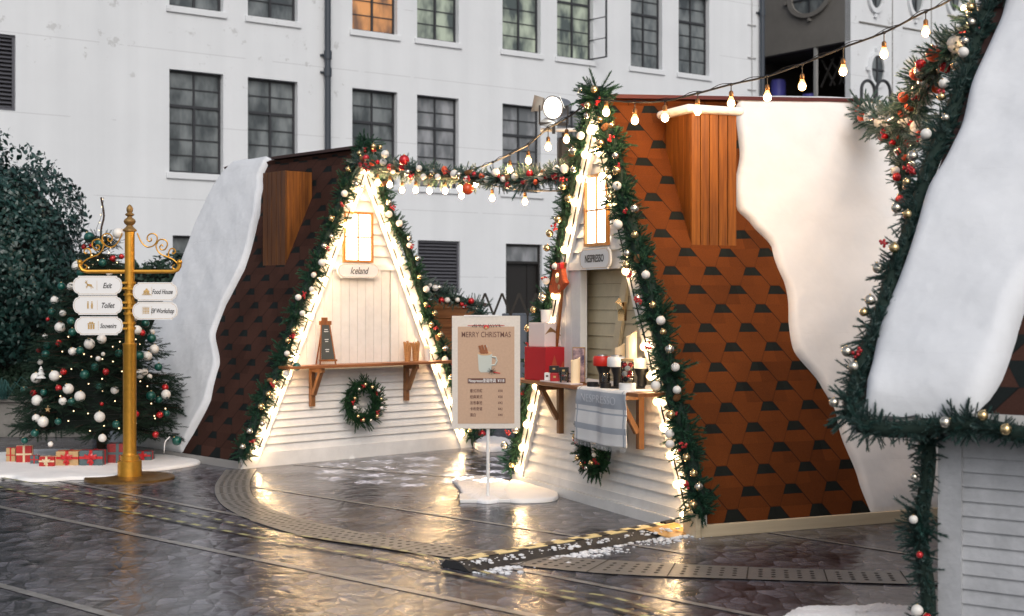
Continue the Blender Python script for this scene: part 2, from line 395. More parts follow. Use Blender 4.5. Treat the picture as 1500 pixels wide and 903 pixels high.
def glass_mat(name, c, rough=.08, trans=False):
    m = mat(name, c, rough, spec=.6); return m
def window_glass(name, lo, hi, tint=None, glow=0):
    m = bpy.data.materials.new(name); m.use_nodes = True; nt = m.node_tree; b = nt.nodes['Principled BSDF']
    tc = nt.nodes.new('ShaderNodeTexCoord'); n = N(nt, 'ShaderNodeTexNoise', i2=1.7, i3=3.)
    mp = nt.nodes.new('ShaderNodeMapping'); mp.inputs['Scale'].default_value = (1.6, 1, .7)
    nt.links.new(tc.outputs['Object'], mp.inputs[0]); nt.links.new(mp.outputs[0], n.inputs[0])
    cr = nt.nodes.new('ShaderNodeValToRGB'); nt.links.new(n.outputs[0], cr.inputs[0])
    cr.color_ramp.elements[0].position = .38; cr.color_ramp.elements[0].color = (*lo, 1)
    cr.color_ramp.elements[1].position = .62; cr.color_ramp.elements[1].color = (*hi, 1)
    nt.links.new(cr.outputs[0], b.inputs['Base Color']); b.inputs['Roughness'].default_value = .22
    if glow: nt.links.new(cr.outputs[0], b.inputs['Emission Color']); b.inputs['Emission Strength'].default_value = glow
    return m
MT['pane'] = window_glass('dusty_pane', (.055,.065,.070), (.20,.22,.225))
MT['pane_pale'] = window_glass('curtained_pane', (.14,.15,.16), (.33,.34,.36))
MT['pane_warm'] = window_glass('warm_lit_pane', (.10,.055,.035), (.42,.19,.07), glow=.9)
MT['pane_green'] = window_glass('green_lit_pane', (.05,.062,.06), (.30,.34,.27), glow=.5)
g = bpy.data.materials.new('clear_glass'); g.use_nodes = True; nt = g.node_tree; nt.nodes.clear()
tr = nt.nodes.new('ShaderNodeBsdfTransparent'); gl = nt.nodes.new('ShaderNodeBsdfGlossy'); gl.inputs['Roughness'].default_value = .04
fr = nt.nodes.new('ShaderNodeFresnel'); mx = nt.nodes.new('ShaderNodeMixShader'); o = nt.nodes.new('ShaderNodeOutputMaterial')
tr.inputs[0].default_value = (.93,.93,.92,1)
nt.links.new(fr.outputs[0], mx.inputs[0]); nt.links.new(tr.outputs[0], mx.inputs[1]); nt.links.new(gl.outputs[0], mx.inputs[2]); nt.links.new(mx.outputs[0], o.inputs[0])
MT['glass'] = g

def snow_relief(m):
    nt = m.node_tree; b = nt.nodes['Principled BSDF']; tc = nt.nodes.new('ShaderNodeTexCoord')
    a = N(nt, 'ShaderNodeTexNoise', i2=2.6, i3=3.); c = N(nt, 'ShaderNodeTexNoise', i2=38., i3=5.); nt.links.new(tc.outputs['Object'], a.inputs[0]); nt.links.new(tc.outputs['Object'], c.inputs[0])
    sx = nt.nodes.new('ShaderNodeSeparateXYZ'); nt.links.new(tc.outputs['Object'], sx.inputs[0])
    q = M_(nt, 'DIVIDE', M_(nt, 'ADD', sx.outputs[2], M_(nt, 'MULTIPLY', a.outputs[0], .05)), .93); s = M_(nt, 'ABSOLUTE', M_(nt, 'SUBTRACT', M_(nt, 'FRACT', q), .5)); seam = M_(nt, 'LESS_THAN', s, .004)
    h = M_(nt, 'ADD', M_(nt, 'MULTIPLY', a.outputs[0], 2.2), M_(nt, 'MULTIPLY', c.outputs[0], .07)); h = M_(nt, 'SUBTRACT', h, M_(nt, 'MULTIPLY', seam, .12))
    bp = nt.nodes.new('ShaderNodeBump'); bp.inputs['Strength'].default_value = .55; bp.inputs['Distance'].default_value = .03; nt.links.new(h, bp.inputs['Height']); nt.links.new(bp.outputs[0], b.inputs['Normal'])
snow_relief(MT['snow']); snow_relief(MT['snow_shaded'])
# facade render
def facade_mat():
    m = bpy.data.materials.new('white_render'); m.use_nodes = True; nt = m.node_tree; b = nt.nodes['Principled BSDF']
    tc = nt.nodes.new('ShaderNodeTexCoord')
    n = N(nt, 'ShaderNodeTexNoise', i2=.55, i3=7., i4=.6); nt.links.new(tc.outputs['Object'], n.inputs[0])
    mp = nt.nodes.new('ShaderNodeMapping'); mp.inputs['Scale'].default_value = (2.2, 1, .10); nt.links.new(tc.outputs['Object'], mp.inputs[0])
    n2 = N(nt, 'ShaderNodeTexNoise', i2=1.1, i3=5.); nt.links.new(mp.outputs[0], n2.inputs[0])
    n3 = N(nt, 'ShaderNodeTexNoise', i2=2.6, i3=9., i4=.75); nt.links.new(tc.outputs['Object'], n3.inputs[0])
    sx = nt.nodes.new('ShaderNodeSeparateXYZ'); nt.links.new(tc.outputs['Object'], sx.inputs[0])
    # horizontal joint lines
    z = M_(nt, 'DIVIDE', sx.outputs[2], 1.47); fz = M_(nt, 'ABSOLUTE', M_(nt, 'SUBTRACT', M_(nt, 'SUBTRACT', z, M_(nt, 'FLOOR', z)), .5))
    jl = M_(nt, 'LESS_THAN', fz, .006)
    jl = M_(nt, 'MULTIPLY', jl, M_(nt, 'GREATER_THAN', n.outputs[0], .46))
    f = M_(nt, 'ADD', M_(nt, 'MULTIPLY', n.outputs[0], .5), M_(nt, 'MULTIPLY', n2.outputs[0], .5))
    c = MixC(nt, M_(nt, 'MULTIPLY', M_(nt, 'SUBTRACT', f, .38), 3.2, clamp=True), (.69,.71,.73), (.775,.795,.815))
    # peeling patches toward the upper left
    pl = M_(nt, 'MULTIPLY', M_(nt, 'GREATER_THAN', n3.outputs[0], .60), M_(nt, 'MULTIPLY', M_(nt, 'LESS_THAN', sx.outputs[0], 3.4), M_(nt, 'GREATER_THAN', sx.outputs[2], 6.0)))
    c = MixC(nt, M_(nt, 'MULTIPLY', pl, .45), c, (.38,.38,.37))
    c = MixC(nt, M_(nt, 'MULTIPLY', jl, .35), c, (.35,.35,.36))
    nt.links.new(c, b.inputs['Base Color']); b.inputs['Roughness'].default_value = .8
    bp = nt.nodes.new('ShaderNodeBump'); bp.inputs['Strength'].default_value = .4; bp.inputs['Distance'].default_value = .02
    nt.links.new(n3.outputs[0], bp.inputs['Height']); nt.links.new(bp.outputs[0], b.inputs['Normal'])
    return m
MT['facade'] = facade_mat()

def ground_mat():
    m = bpy.data.materials.new('wet_printed_cobbles'); m.use_nodes = True; nt = m.node_tree; b = nt.nodes['Principled BSDF']
    tc = nt.nodes.new('ShaderNodeTexCoord'); mp = nt.nodes.new('ShaderNodeMapping'); nt.links.new(tc.outputs['Object'], mp.inputs[0])
    mp.inputs['Rotation'].default_value = (0,0,R(-20)); mp.inputs['Scale'].default_value = (1.0, .62, 1)
    w = N(nt, 'ShaderNodeTexNoise', i2=3., i3=2.); nt.links.new(mp.outputs[0], w.inputs[0])
    va = nt.nodes.new('ShaderNodeVectorMath'); va.operation = 'MULTIPLY_ADD'; va.inputs[1].default_value = (.09,.09,0)
    nt.links.new(w.outputs[1], va.inputs[0]); nt.links.new(mp.outputs[0], va.inputs[2])
    v1 = nt.nodes.new('ShaderNodeTexVoronoi'); v1.inputs['Scale'].default_value = 9.2; nt.links.new(va.outputs[0], v1.inputs[0])
    v2 = nt.nodes.new('ShaderNodeTexVoronoi'); v2.feature = 'DISTANCE_TO_EDGE'; v2.inputs['Scale'].default_value = 9.2; nt.links.new(va.outputs[0], v2.inputs[0])
    edge = M_(nt, 'LESS_THAN', v2.outputs['Distance'], .045)
    sp = nt.nodes.new('ShaderNodeSeparateColor'); nt.links.new(v1.outputs['Color'], sp.inputs[0])
    big = N(nt, 'ShaderNodeTexNoise', i2=.5, i3=4.); nt.links.new(tc.outputs['Object'], big.inputs[0])
    fine = N(nt, 'ShaderNodeTexNoise', i2=16., i3=6.); nt.links.new(tc.outputs['Object'], fine.inputs[0])
    # each scale is paler on one side, as printed stones are
    vd = nt.nodes.new('ShaderNodeVectorMath'); vd.operation = 'SUBTRACT'; nt.links.new(va.outputs[0], vd.inputs[0]); nt.links.new(v1.outputs['Position'], vd.inputs[1])
    dt = nt.nodes.new('ShaderNodeVectorMath'); dt.operation = 'DOT_PRODUCT'; nt.links.new(vd.outputs[0], dt.inputs[0]); dt.inputs[1].default_value = (-3.0, 5.5, 0)
    grad = M_(nt, 'ADD', M_(nt, 'POWER', M_(nt, 'MAXIMUM', M_(nt, 'ADD', dt.outputs['Value'], .45), 0.0), 2.0), .1)
    s = M_(nt, 'ADD', M_(nt, 'MULTIPLY', sp.outputs[0], .45), M_(nt, 'MULTIPLY', grad, .55)); s = M_(nt, 'ADD', s, M_(nt, 'MULTIPLY', fine.outputs[0], .5)); s = M_(nt, 'SUBTRACT', s, .25)
    c = MixC(nt, M_(nt, 'MULTIPLY', s, 1.0, clamp=True), (.005,.006,.010), (.215,.212,.25))
    c = MixC(nt, M_(nt, 'MULTIPLY', M_(nt, 'SUBTRACT', big.outputs[0], .4), 1.6, clamp=True), c, MixC(nt, .28, c, (.12,.10,.09)))
    c = MixC(nt, M_(nt, 'MULTIPLY', edge, .6), c, (.012,.012,.015))
    nt.links.new(c, b.inputs['Base Color'])
    st = N(nt, 'ShaderNodeTexNoise', i2=2.2, i3=5.); nt.links.new(tc.outputs['Object'], st.inputs[0])
    r = nt.nodes.new('ShaderNodeMapRange'); nt.links.new(st.outputs[0], r.inputs[0]); r.inputs[1].default_value = .35; r.inputs[2].default_value = .7; r.inputs[3].default_value = .14; r.inputs[4].default_value = .30
    nt.links.new(r.outputs[0], b.inputs['Roughness'])
    # wrinkled sheet
    mp2 = nt.nodes.new('ShaderNodeMapping'); nt.links.new(tc.outputs['Object'], mp2.inputs[0]); mp2.inputs['Scale'].default_value = (1.2, 5.5, 1); mp2.inputs['Rotation'].default_value = (0,0,R(18))
    wr = N(nt, 'ShaderNodeTexNoise', i2=2.4, i3=5.); nt.links.new(mp2.outputs[0], wr.inputs[0])
    h = M_(nt, 'ADD', M_(nt, 'MULTIPLY', wr.outputs[0], .8), M_(nt, 'MULTIPLY', v2.outputs['Distance'], 1.6)); h = M_(nt, 'ADD', h, M_(nt, 'MULTIPLY', fine.outputs[0], .35)); h = M_(nt, 'ADD', h, M_(nt, 'MULTIPLY', dt.outputs['Value'], .62))
    bp = nt.nodes.new('ShaderNodeBump'); bp.inputs['Strength'].default_value = .17; bp.inputs['Distance'].default_value = .02
    nt.links.new(h, bp.inputs['Height']); nt.links.new(bp.outputs[0], b.inputs['Normal'])
    b.inputs['Specular IOR Level'].default_value = .36
    return m
MT['ground'] = ground_mat()
# ================================================================ GROUND, ROAD MARKS
mb = MB(); mb.add([(-120,-20,0),(120,-20,0),(120,220,0),(-120,220,0)], [(0,1,2,3)])
struct(mb.build('ground', MT['ground']))
def strip(pts, w, z):
    mb = MB(); pts = [Vector((p[0], p[1], z)) for p in pts]
    L, Rr = [], []
    for i, p in enumerate(pts):
        d = (pts[min(i+1, len(pts)-1)]-pts[max(i-1, 0)]).normalized(); n = Vector((-d.y, d.x, 0))
        L.append(p+n*w/2); Rr.append(p-n*w/2)
    return L, Rr
def flat(name, L, Rr, m):
    mb = MB(); n = len(L)
    for i in range(n-1): mb.add([Rr[i], Rr[i+1], L[i+1], L[i]], [(0,1,2,3)])
    return mb.build(name, m)
for (a, b, w) in [((0,688),(640,812),.07), ((-40,735),(1000,948),.085), ((-60,842),(300,940),.085), ((368,713),(1010,812),.06),
                  ((430,681),(700,702),.05), ((640,812),(1300,940),.07), ((1090,775),(1500,838),.06)]:
    L, Rr = strip([gnd(*a), gnd(*b)], w*.75, .004); struct(flat('joint_line', L, Rr, MT['line']))
# drainage band: curved, then straight to the right
outer = smoothpath([gnd(*p) for p in [(330,690),(315,713),(320,735),(342,752),(382,769),(450,788),(550,804),(655,818),(760,830),(900,843),(1110,851),(1345,858),(1560,862)]], 6)
inner = smoothpath([gnd(*p) for p in [(376,688),(366,708),(371,729),(396,746),(450,764),(550,786),(650,801),(725,809),(820,817),(920,824),(1110,833),(1345,840),(1560,845)]], 6)
mb = MB(); hb = MB(); jb = MB(); n = min(len(outer), len(inner))
for i in range(n-1):
    a, b, c, d = [Vector((p.x, p.y, .008)) for p in (outer[i], outer[i+1], inner[i+1], inner[i])]
    mb.add([a, b, c, d], [(0,1,2,3)])
band = struct(mb.build('drainage_band', MT['drain']))
acc = 0; k = 0
for i in range(n-1):
    m0 = (outer[i]+inner[i])/2; m1 = (outer[i+1]+inner[i+1])/2; L = (m1-m0).length; wd = (outer[i]-inner[i]).length
    d = (m1-m0).normalized(); nn = Vector((-d.y, d.x, 0)); t = 0
    while acc < L:
        p = m0+d*acc
        for q in (-.27, -.09, .09, .27):
            if (k//1) % 6 == 5: continue
            c = p+nn*q*wd
            hb.add([c+d*(.011*math.cos(a))*1.3+nn*.019*math.sin(a)+Vector((0,0,.0095)) for a in [2*PI*j/8 for j in range(8)]], [tuple(range(8))])
        if k % 6 == 5:
            jb.add([p-d*.004-nn*wd*.5+Vector((0,0,.0105)), p+d*.004-nn*wd*.5+Vector((0,0,.0105)), p+d*.004+nn*wd*.5+Vector((0,0,.0105)), p-d*.004+nn*wd*.5+Vector((0,0,.0105))], [(0,1,2,3)])
        acc += .075; k += 1
    acc -= L
h = hb.build('drain_hole', MT['drain_hole'], band); h['kind'] = 'stuff'; j = jb.build('slab_joint', MT['drain_hole'], band); j['kind'] = 'stuff'
# two lines of worn yellow and black tape on the floor
def tape(pts, w, seg, z, lab, my='tape_y', mk='tape_b'):
    P = resample(smoothpath(pts, 6), seg*.5); mb = MB(); L, Rr = strip(P, w, z)
    for i in range(len(P)-1):
        mb.add([Rr[i], Rr[i+1], L[i+1], L[i]], [(0,1,2,3)], (i//2) % 2)
    return mb.build('floor_tape', [MT[my], MT[mk]])
o = tape([gnd(*p) for p in [(-20,712),(100,736),(240,762),(380,790),(560,822),(720,855),(880,890),(960,910)]], .04, .10, .013, '')
struct(o)
o = tape([gnd(*p) for p in [(-20,698),(110,722),(250,748),(390,780),(600,812),(780,862),(900,880),(1040,925)]], .032, .09, .016, '')
struct(o)

# ================================================================ FACADE
FA = Frame(-6.325, 28, math.atan2(.589, .808))
fac = lambda px, py: FA.hit(px, py, 0, 1, 0, 0)
bld = thing('white_building', 'long white rendered building with dark steel grid windows behind the huts', 'building', FA.o, FA.a)
x_end = fac(1118, 300).x
def zz(px, py): return fac(px, py).z
r2t, r2b = zz(248, 101), zz(248, 252)
r3b = zz(363, 23); r3t = r3b+(r2t-r2b)
cols = [(248,327),(363,436),(516,582),(611,672),(736,792),(816,869),(924,970),(994,1039)]
ops = []
for i, (a, b) in enumerate(cols):
    xa, xb = fac(a, 300).x, fac(b, 300).x
    ops.append((xa, xb, r3b, r3t, 'up', i))
    if i < 6: ops.append((xa, xb, r2b, r2t, 'mid', i))
g1t = zz(612, 352)
ops.append((fac(253,345).x, fac(327,345).x, g1t-2.1, zz(253,345), 'low', 0))
ops.append((fac(612,352).x, fac(674,352).x, zz(640, 430), g1t, 'louvre', 0))
ops.append((fac(741,352).x, fac(794,352).x, .02, zz(741,357), 'door', 0))
ops.append((fac(-60,100).x, fac(23,100).x, zz(22,163), zz(22,52), 'louvre', 1))
xs = sorted({-6.0, x_end} | {o[0] for o in ops} | {o[1] for o in ops}); zs = sorted({0, 13.0} | {o[2] for o in ops} | {o[3] for o in ops})
mb = MB()
for i in range(len(xs)-1):
    for j in range(len(zs)-1):
        cx, cz = (xs[i]+xs[i+1])/2, (zs[j]+zs[j+1])/2
        if any(o[0] < cx < o[1] and o[2] < cz < o[3] for o in ops): continue
        mb.add([(xs[i],0,zs[j]),(xs[i+1],0,zs[j]),(xs[i+1],0,zs[j+1]),(xs[i],0,zs[j+1])], [(0,1,2,3)])
RV = .20
for (a, b, c, d, k, i) in ops:
    mb.add([(a,0,c),(b,0,c),(b,0,d),(a,0,d),(a,RV,c),(b,RV,c),(b,RV,d),(a,RV,d)], [(0,4,5,1)[::-1],(1,5,6,2)[::-1],(2,6,7,3)[::-1],(3,7,4,0)[::-1]])
mb.add([(x_end,0,0),(x_end,1.6,0),(x_end,1.6,13),(x_end,0,13)], [(0,1,2,3)])
mb.build('wall', MT['facade'], bld)
bb = MB(); bb.box(-6, x_end-.01, 8, 8.2, 0, 13); bb.box(-6, -5.8, .25, 8, 0, 13); bb.box(-6, x_end-.01, .25, 8, 12.9, 13); bb.build('rear_wall', MT['facade'], bld)
def window(a, b, c, d, kind, i):
    fr = MB(); y0, y1 = RV-.07, RV-.03; t = .045; W = b-a; Hh = d-c
    fr.box(a, a+t, y0, y1, c, d); fr.box(b-t, b, y0, y1, c, d); fr.box(a+t, b-t, y0, y1, c, c+t); fr.box(a+t, b-t, y0, y1, d-t, d)
    tz = c+Hh*.655 if kind != 'up' else c+Hh*.66
    fr.box(a+t, b-t, y0-.012, y1, tz-.028, tz+.028)
    cx = (a+b)/2; fr.box(cx-.024, cx+.024, y0-.008, y1, c+t, tz-.028); fr.box(cx-.018, cx+.018, y0, y1, tz+.028, d-t)
    for q in (.25, .5, .75) if kind != 'low' else (.33, .66):
        z = c+t+(tz-.028-c-t)*q; fr.box(a+t, cx-.024, y0+.008, y1, z-.011, z+.011); fr.box(cx+.024, b-t, y0+.008, y1, z-.011, z+.011)
    z = (tz+d)/2; fr.box(a+t, cx-.018, y0+.008, y1, z-.011, z+.011); fr.box(cx+.018, b-t, y0+.008, y1, z-.011, z+.011)
    if kind == 'up' and i == 5:      # the casement of this window stands open, outwards
        fr.bar((b-.02, y0, c+.05), (b+.06, -.42, c+.05), .03, .03); fr.bar((b-.02, y0, d-.05), (b+.06, -.42, d-.05), .03, .03)
        fr.bar((b+.06, -.42, c+.04), (b+.06, -.42, d-.04), .035, .035)
        for q in (.25,.5,.75): fr.bar((b-.02, y0, c+Hh*q), (b+.06, -.42, c+Hh*q), .02, .02)
    w = fr.build('window', MT['frame_dark'], bld)
    key = 'pane'
    if kind == 'up': key = ['pane','pane','pane_warm','pane_green','pane_green','pane_green','pane','pane'][i]
    if kind == 'mid': key = ['pane','pane','pane','pane_pale','pane_pale','pane_pale'][i]
    pn = MB(); pn.box(a+.01, b-.01, y1-.012, y1-.004, c+.01, d-.01); p = pn.build('pane', MT[key], w)
    s = MB(); s.box(a-.07, b+.07, -.045, -.002, c-.13, c-.002); s.build('sill', MT['facade'], w, bevel=.01)
for o in ops:
    a, b, c, d, k, i = o
    if k in ('up', 'mid', 'low'): window(*o)
    elif k == 'louvre':
        m = MB(); m.box(a, a+.05, .05, .1, c, d); m.box(b-.05, b, .05, .1, c, d); m.box(a+.05, b-.05, .05, .1, c, c+.05); m.box(a+.05, b-.05, .05, .1, d-.05, d); m.box(a, b, .17, .19, c, d)
        nn = int((d-c-.1)/.075)
        for q in range(nn):
            z = c+.06+q*(d-c-.1)/nn; m.add([(a+.05,.05,z),(b-.05,.05,z),(b-.05,.13,z+.06),(a+.05,.13,z+.06),(a+.05,.055,z-.006),(b-.05,.055,z-.006)], [(0,1,2,3),(4,5,1,0)])
        m.build('louvred_vent', mat('vent_metal', (.10,.10,.115), .5), bld)
    else:
        m = MB(); m.box(a, b, .17, .19, c, d-.42); m.box(a, a+.05, .08, .16, c, d); m.box(b-.05, b, .08, .16, c, d); m.box(a+.05, b-.05, .08, .16, d-.46, d-.40); m.box(a+.05,b-.05,.08,.16,d-.05,d)
        m.box((a+b)/2+.2, (a+b)/2+.23, .15, .17, c, d-.46)
        dr = m.build('door', mat('dark_door', (.018,.016,.015), .5), bld)
        m = MB(); m.box(a+.05, b-.05, .12, .13, d-.40, d-.05); m.build('fanlight', MT['pane_pale'], dr)
        m = MB(); m.ball((a+.14, .13, 1.05), .03); m.build('handle', MT['lamp_body'], dr)
# drainpipes
def pipe(x, z0, z1, extra=()):
    m = MB(); m.tube([(x,-.11,z0),(x,-.11,z1)], .065, 12)
    for z in extra: m.tube([(x,-.11,z-.09),(x,-.11,z+.09)], .085, 12); m.box(x-.13, x+.13, -.05, -.001, z-.02, z+.02)
    m.build('drainpipe', mat('pipe_paint', (.045,.055,.07), .4), bld, smooth='auto')
pipe(fac(476.5,200).x, 0, 12.9, [fac(476,82).z, fac(476,107).z, 2.0, 11.5])
pipe(x_end-.15, 0, 12.9, [zz(1113,20), 3.0])
m = MB(); m.tube([(x_end-.45,-.03,0),(x_end-.45,-.03,12.9)], .015, 6)
for z in (zz(1100,37), zz(1100,85), zz(1100,132)): m.box(x_end-.6, x_end-.3, -.04, -.002, z-.012, z+.012)
m.build('conduit', mat('conduit_paint', (.5,.5,.5), .6), bld)

# the stair tower at the right: its left side has its shade put into a grey colour, with a terrace opening in it
xr = FA.hit(1246, 100, 0, 1, 0, 0).x-x_end
def rec(px, py, y=0): return FA.hit(px, py, 0, 1, 0, y)
corner = FA.w(x_end+xr, 0, 0); WG = Frame(corner.x, corner.y, FA.a-PI/2); wh = lambda px, py, y=0: WG.hit(px, py, 0, 1, 0, y)
wing = thing('grey_wing', 'shaded grey side wall with an oval window above a dark terrace', 'building', WG.o, WG.a)
XL = wh(1090, 200).x; zt1 = wh(1190, 70).z; zt0 = wh(1190, 166).z
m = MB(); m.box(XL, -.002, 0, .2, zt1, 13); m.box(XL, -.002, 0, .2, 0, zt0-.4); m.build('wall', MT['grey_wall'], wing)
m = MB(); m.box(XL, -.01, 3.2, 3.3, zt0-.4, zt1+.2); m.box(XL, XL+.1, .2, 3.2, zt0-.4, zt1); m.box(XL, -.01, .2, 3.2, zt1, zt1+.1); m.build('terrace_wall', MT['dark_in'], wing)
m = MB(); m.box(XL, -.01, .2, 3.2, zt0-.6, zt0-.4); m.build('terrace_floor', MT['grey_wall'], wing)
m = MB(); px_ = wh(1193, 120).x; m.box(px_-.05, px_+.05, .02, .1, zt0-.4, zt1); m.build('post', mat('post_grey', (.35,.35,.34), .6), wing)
m = MB()
for q in range(3):
    cx = wh(1222, 105, .6).x; cz = wh(1222, 105, .6).z; s_ = .5
    m.bar((cx-s_+q*s_*.7, .6, cz-.4), (cx+q*s_*.7, .6, cz+.4), .05, .04); m.bar((cx+q*s_*.7, .64, cz-.4), (cx-s_+q*s_*.7, .64, cz+.4), .05, .04)
m.build('lattice', mat('lattice_dark', (.06,.055,.05), .6), wing)
def oval(parent, cx, cz, rx, rz, y, wall):
    fr = MB(); n = 32; vs = []; fs = []
    for k in range(n):
        a = 2*PI*k/n
        for (s, yy) in ((1.0, y+.02), (1.28, y-.01), (1.28, y-.09), (1.0, y-.09), (.98, y+.02)):
            vs.append((cx+rx*s*math.cos(a), yy, cz+rz*s*math.sin(a)))
    for k in range(n):
        k2 = (k+1) % n
        for j in range(4): fs.append((k*5+j, k2*5+j, k2*5+j+1, k*5+j+1))
    fr.add(vs, fs)
    for a in (0, PI/2, PI, 3*PI/2): fr.box(cx+rx*1.42*math.cos(a)-.05, cx+rx*1.42*math.cos(a)+.05, y-.08, y-.005, cz+rz*1.42*math.sin(a)-.05, cz+rz*1.42*math.sin(a)+.05)
    w = fr.build('window', wall, parent)
    p = MB(); p.add([(cx+rx*math.cos(2*PI*k/n), y-.03, cz+rz*math.sin(2*PI*k/n)) for k in range(n)], [tuple(range(n))]); p.build('pane', MT['pane'], w)
    g_ = MB(); g_.box(cx-.025, cx+.025, y-.06, y-.035, cz-rz, cz+rz); g_.box(cx-rx, cx-.026, y-.06, y-.035, cz-.025, cz+.025); g_.box(cx+.026, cx+rx, y-.06, y-.035, cz-.025, cz+.025)
    g_.build('glazing_bar', MT['frame_dark'], w)
p = wh(1187, -2); k = WG.w(p.x, p.y, p.z).y/F
oval(wing, p.x, p.z, 24*k*1.35, 22*k, -.001, MT['grey_wall'])
tower = thing('stair_tower', 'white rendered stair tower with small porthole windows at the upper right', 'building', FA.w(x_end+xr, 0, 0), FA.a)
m = MB(); m.box(0, 14, 0, .2, 0, 14); m.box(4, 14, .2, 8, 0, 14)
m.build('wall', MT['facade'], tower)
for (px, py, rx, rz) in ((1283,103,12.5,21), (1281,-12,13,25), (1340,-8,13,28), (1395,-10,13,28)):
    p = rec(px, py, 0); k = FA.w(p.x, p.y, p.z).y/F
    oval(tower, p.x-x_end-xr, p.z, rx*k*1.15, rz*k, -.001, MT['facade'])
m = MB()
for (a, b) in (((1258,31),(1310,41)), ((1322,41),(1400,53))):
    p, q = rec(*a, 0), rec(*b, 0); m.box(p.x-x_end-xr, q.x-x_end-xr, -.03, -.002, (p.z+q.z)/2-.04, (p.z+q.z)/2)
m.build('ledge', MT['grey_wall'], tower)
m = MB()
for px in (1307, 1364): p = rec(px, 60, 0); m.box(p.x-x_end-xr-.015, p.x-x_end-xr+.015, -.012, -.002, 5, 13)
m.build('joint', MT['grey_wall'], tower)
# tubular ladder rails and barrels on the terrace
lr = thing('ladder_rail', 'pair of dark hooped tube rails in front of the porthole wall', 'railing', FA.w(x_end+xr, -1.2, 0), FA.a)
m = MB()
for (a, b) in ((1262,1281),(1284,1304)):
    p = FA.hit(a, 120, 0, 1, 0, -1.2); q = FA.hit(b, 120, 0, 1, 0, -1.2); zt = FA.hit(a, 117, 0, 1, 0, -1.2).z; o_ = x_end+xr
    xa, xb = p.x-o_, q.x-o_; r = (xb-xa)/2
    pts = [(xa, 0, 0.0)]+[(xa+r-r*math.cos(t), 0, zt-r+r*math.sin(t)) for t in [PI*k/10 for k in range(11)]]+[(xb, 0, 0.0)]
    m.tube(pts, .045, 8)
m.build('hoop', MT['frame_dark'], lr, smooth='auto')
def barrel(px, y, top, wpx, lab):
    p = wh(px, top, y); wp = WG.w(p.x, p.y, p.z); r = wpx/2*wp.y/F; z0 = zt0-.4
    t = thing('plastic_barrel', lab, 'barrel', (wp.x, wp.y, z0), 0, 'blue barrels on the grey terrace'); h = wp.z-z0
    m = MB(); m.lathe([(r*.93,0),(r,.04),(r,h*.33),(r*1.04,h*.35),(r,h*.38),(r,h*.64),(r*1.04,h*.66),(r,h*.69),(r,h-.05),(r*.9,h)], 24); m.build('drum', MT['blue'], t, smooth='auto')
    m = MB(); m.lathe([(r*.88,h+.001),(r*.88,h+.03),(r*.8,h+.03)], 24); m.build('lid', MT['blue'], t, smooth='auto')
barrel(1140, .8, 119, 22, 'tall blue plastic barrel at the left of the grey terrace')
barrel(1186, .8, 140, 24, 'shorter blue plastic barrel beside the terrace post')
barrel(1226, .8, 149, 26, 'blue plastic barrel at the right end of the grey terrace')

# ================================================================ LEFT: HEDGE, PLANTER, BIG SHRUB
def blob_leaves(cx, cy, cz, rx, ry, rz, n, fn=None):
    P, Nn = [], []
    for i in range(n):
        v = Vector(NR.randn(3)).normalized()
        if v.y > .45: v.y = -v.y
        k = 1+.07*math.sin(v.x*7+2)+.06*math.sin(v.z*9+v.x*4)+.05*math.sin(v.x*15+v.z*13); s = k*(1-.16*NR.rand()**2)
        p = Vector((cx+v.x*rx*s, cy+v.y*ry*s, cz+v.z*rz*s))
        if fn and not fn(p): continue
        P.append(p); Nn.append(v)
    return P, Nn
bush = thing('camellia_bush', 'large rounded dark glossy leaved shrub at the left edge', 'bush', (-6.1, 17.2, 0))
P, Nn = blob_leaves(-.55, 0, 2.02, 1.34, 1.2, 1.55, 20000, lambda p: p.z > .9)
for i in range(60):
    a = NR.rand()*2.2+.3; p = Vector((-.55+1.38*math.cos(a), -.2+NR.randn()*.3, 2.02+1.6*math.sin(a)))
    for j in range(7): P.append(p+Vector(NR.randn(3))*.06+Vector((0,0,.025*j))); Nn.append(Vector(NR.randn(3)).normalized())
leaves('crown', P, Nn, .080, MT['bush_green'], bush)
m = MB(); m.ball((-.55,.1,1.95), 1.0, 20, sc=(1.25,1.0,1.36));  # dark ball stands for the shade inside the crown
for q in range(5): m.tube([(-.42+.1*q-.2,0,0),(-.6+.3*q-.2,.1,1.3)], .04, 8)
m.build('branches_and_shade', mat('inner_shade', (.008,.012,.010), 1), bush, smooth=True)
hd = thing('clipped_hedge', 'long low dark hedge behind the christmas tree', 'hedge', (-6.4, 19.4, 0))
P, Nn = [], []
for i in range(11000):
    x = NR.rand()*6.6-3.6; z = NR.rand()*2.15; y = -.55+.12*NR.rand()+.08*math.sin(x*5+z*4); P.append(Vector((x, y, z))); Nn.append(Vector((0,-1,.2)))
for i in range(2600):
    x = NR.rand()*6.6-3.6; P.append(Vector((x, -.5+NR.rand()*.9, 2.12+.09*math.sin(x*4)+.10*NR.rand()))); Nn.append(Vector((0,-.2,1)))
leaves('foliage', P, Nn, .085, MT['hedge_green'], hd)
m = MB(); m.box(-3.6, 3.0, -.45, .5, 0, 2.08); m.build('shade_block', mat('hedge_shade', (.008,.012,.009), 1), hd)  # dark block behind the leaves, standing for the hedge's inner shade
h2 = thing('box_hedge', 'low clipped box hedge growing in the stone planter', 'hedge', (-6.9, 17.2, 0))
P, Nn = [], []
for i in range(9000):
    x = NR.rand()*3.6-1.8; z = .5+NR.rand()*.66; P.append(Vector((x, -.28+.08*NR.rand(), z))); Nn.append(Vector((0,-1,.2)))
for i in range(2500):
    x = NR.rand()*3.6-1.8; P.append(Vector((x, -.25+.5*NR.rand(), 1.16+.05*NR.rand()))); Nn.append(Vector((0,-.2,1)))
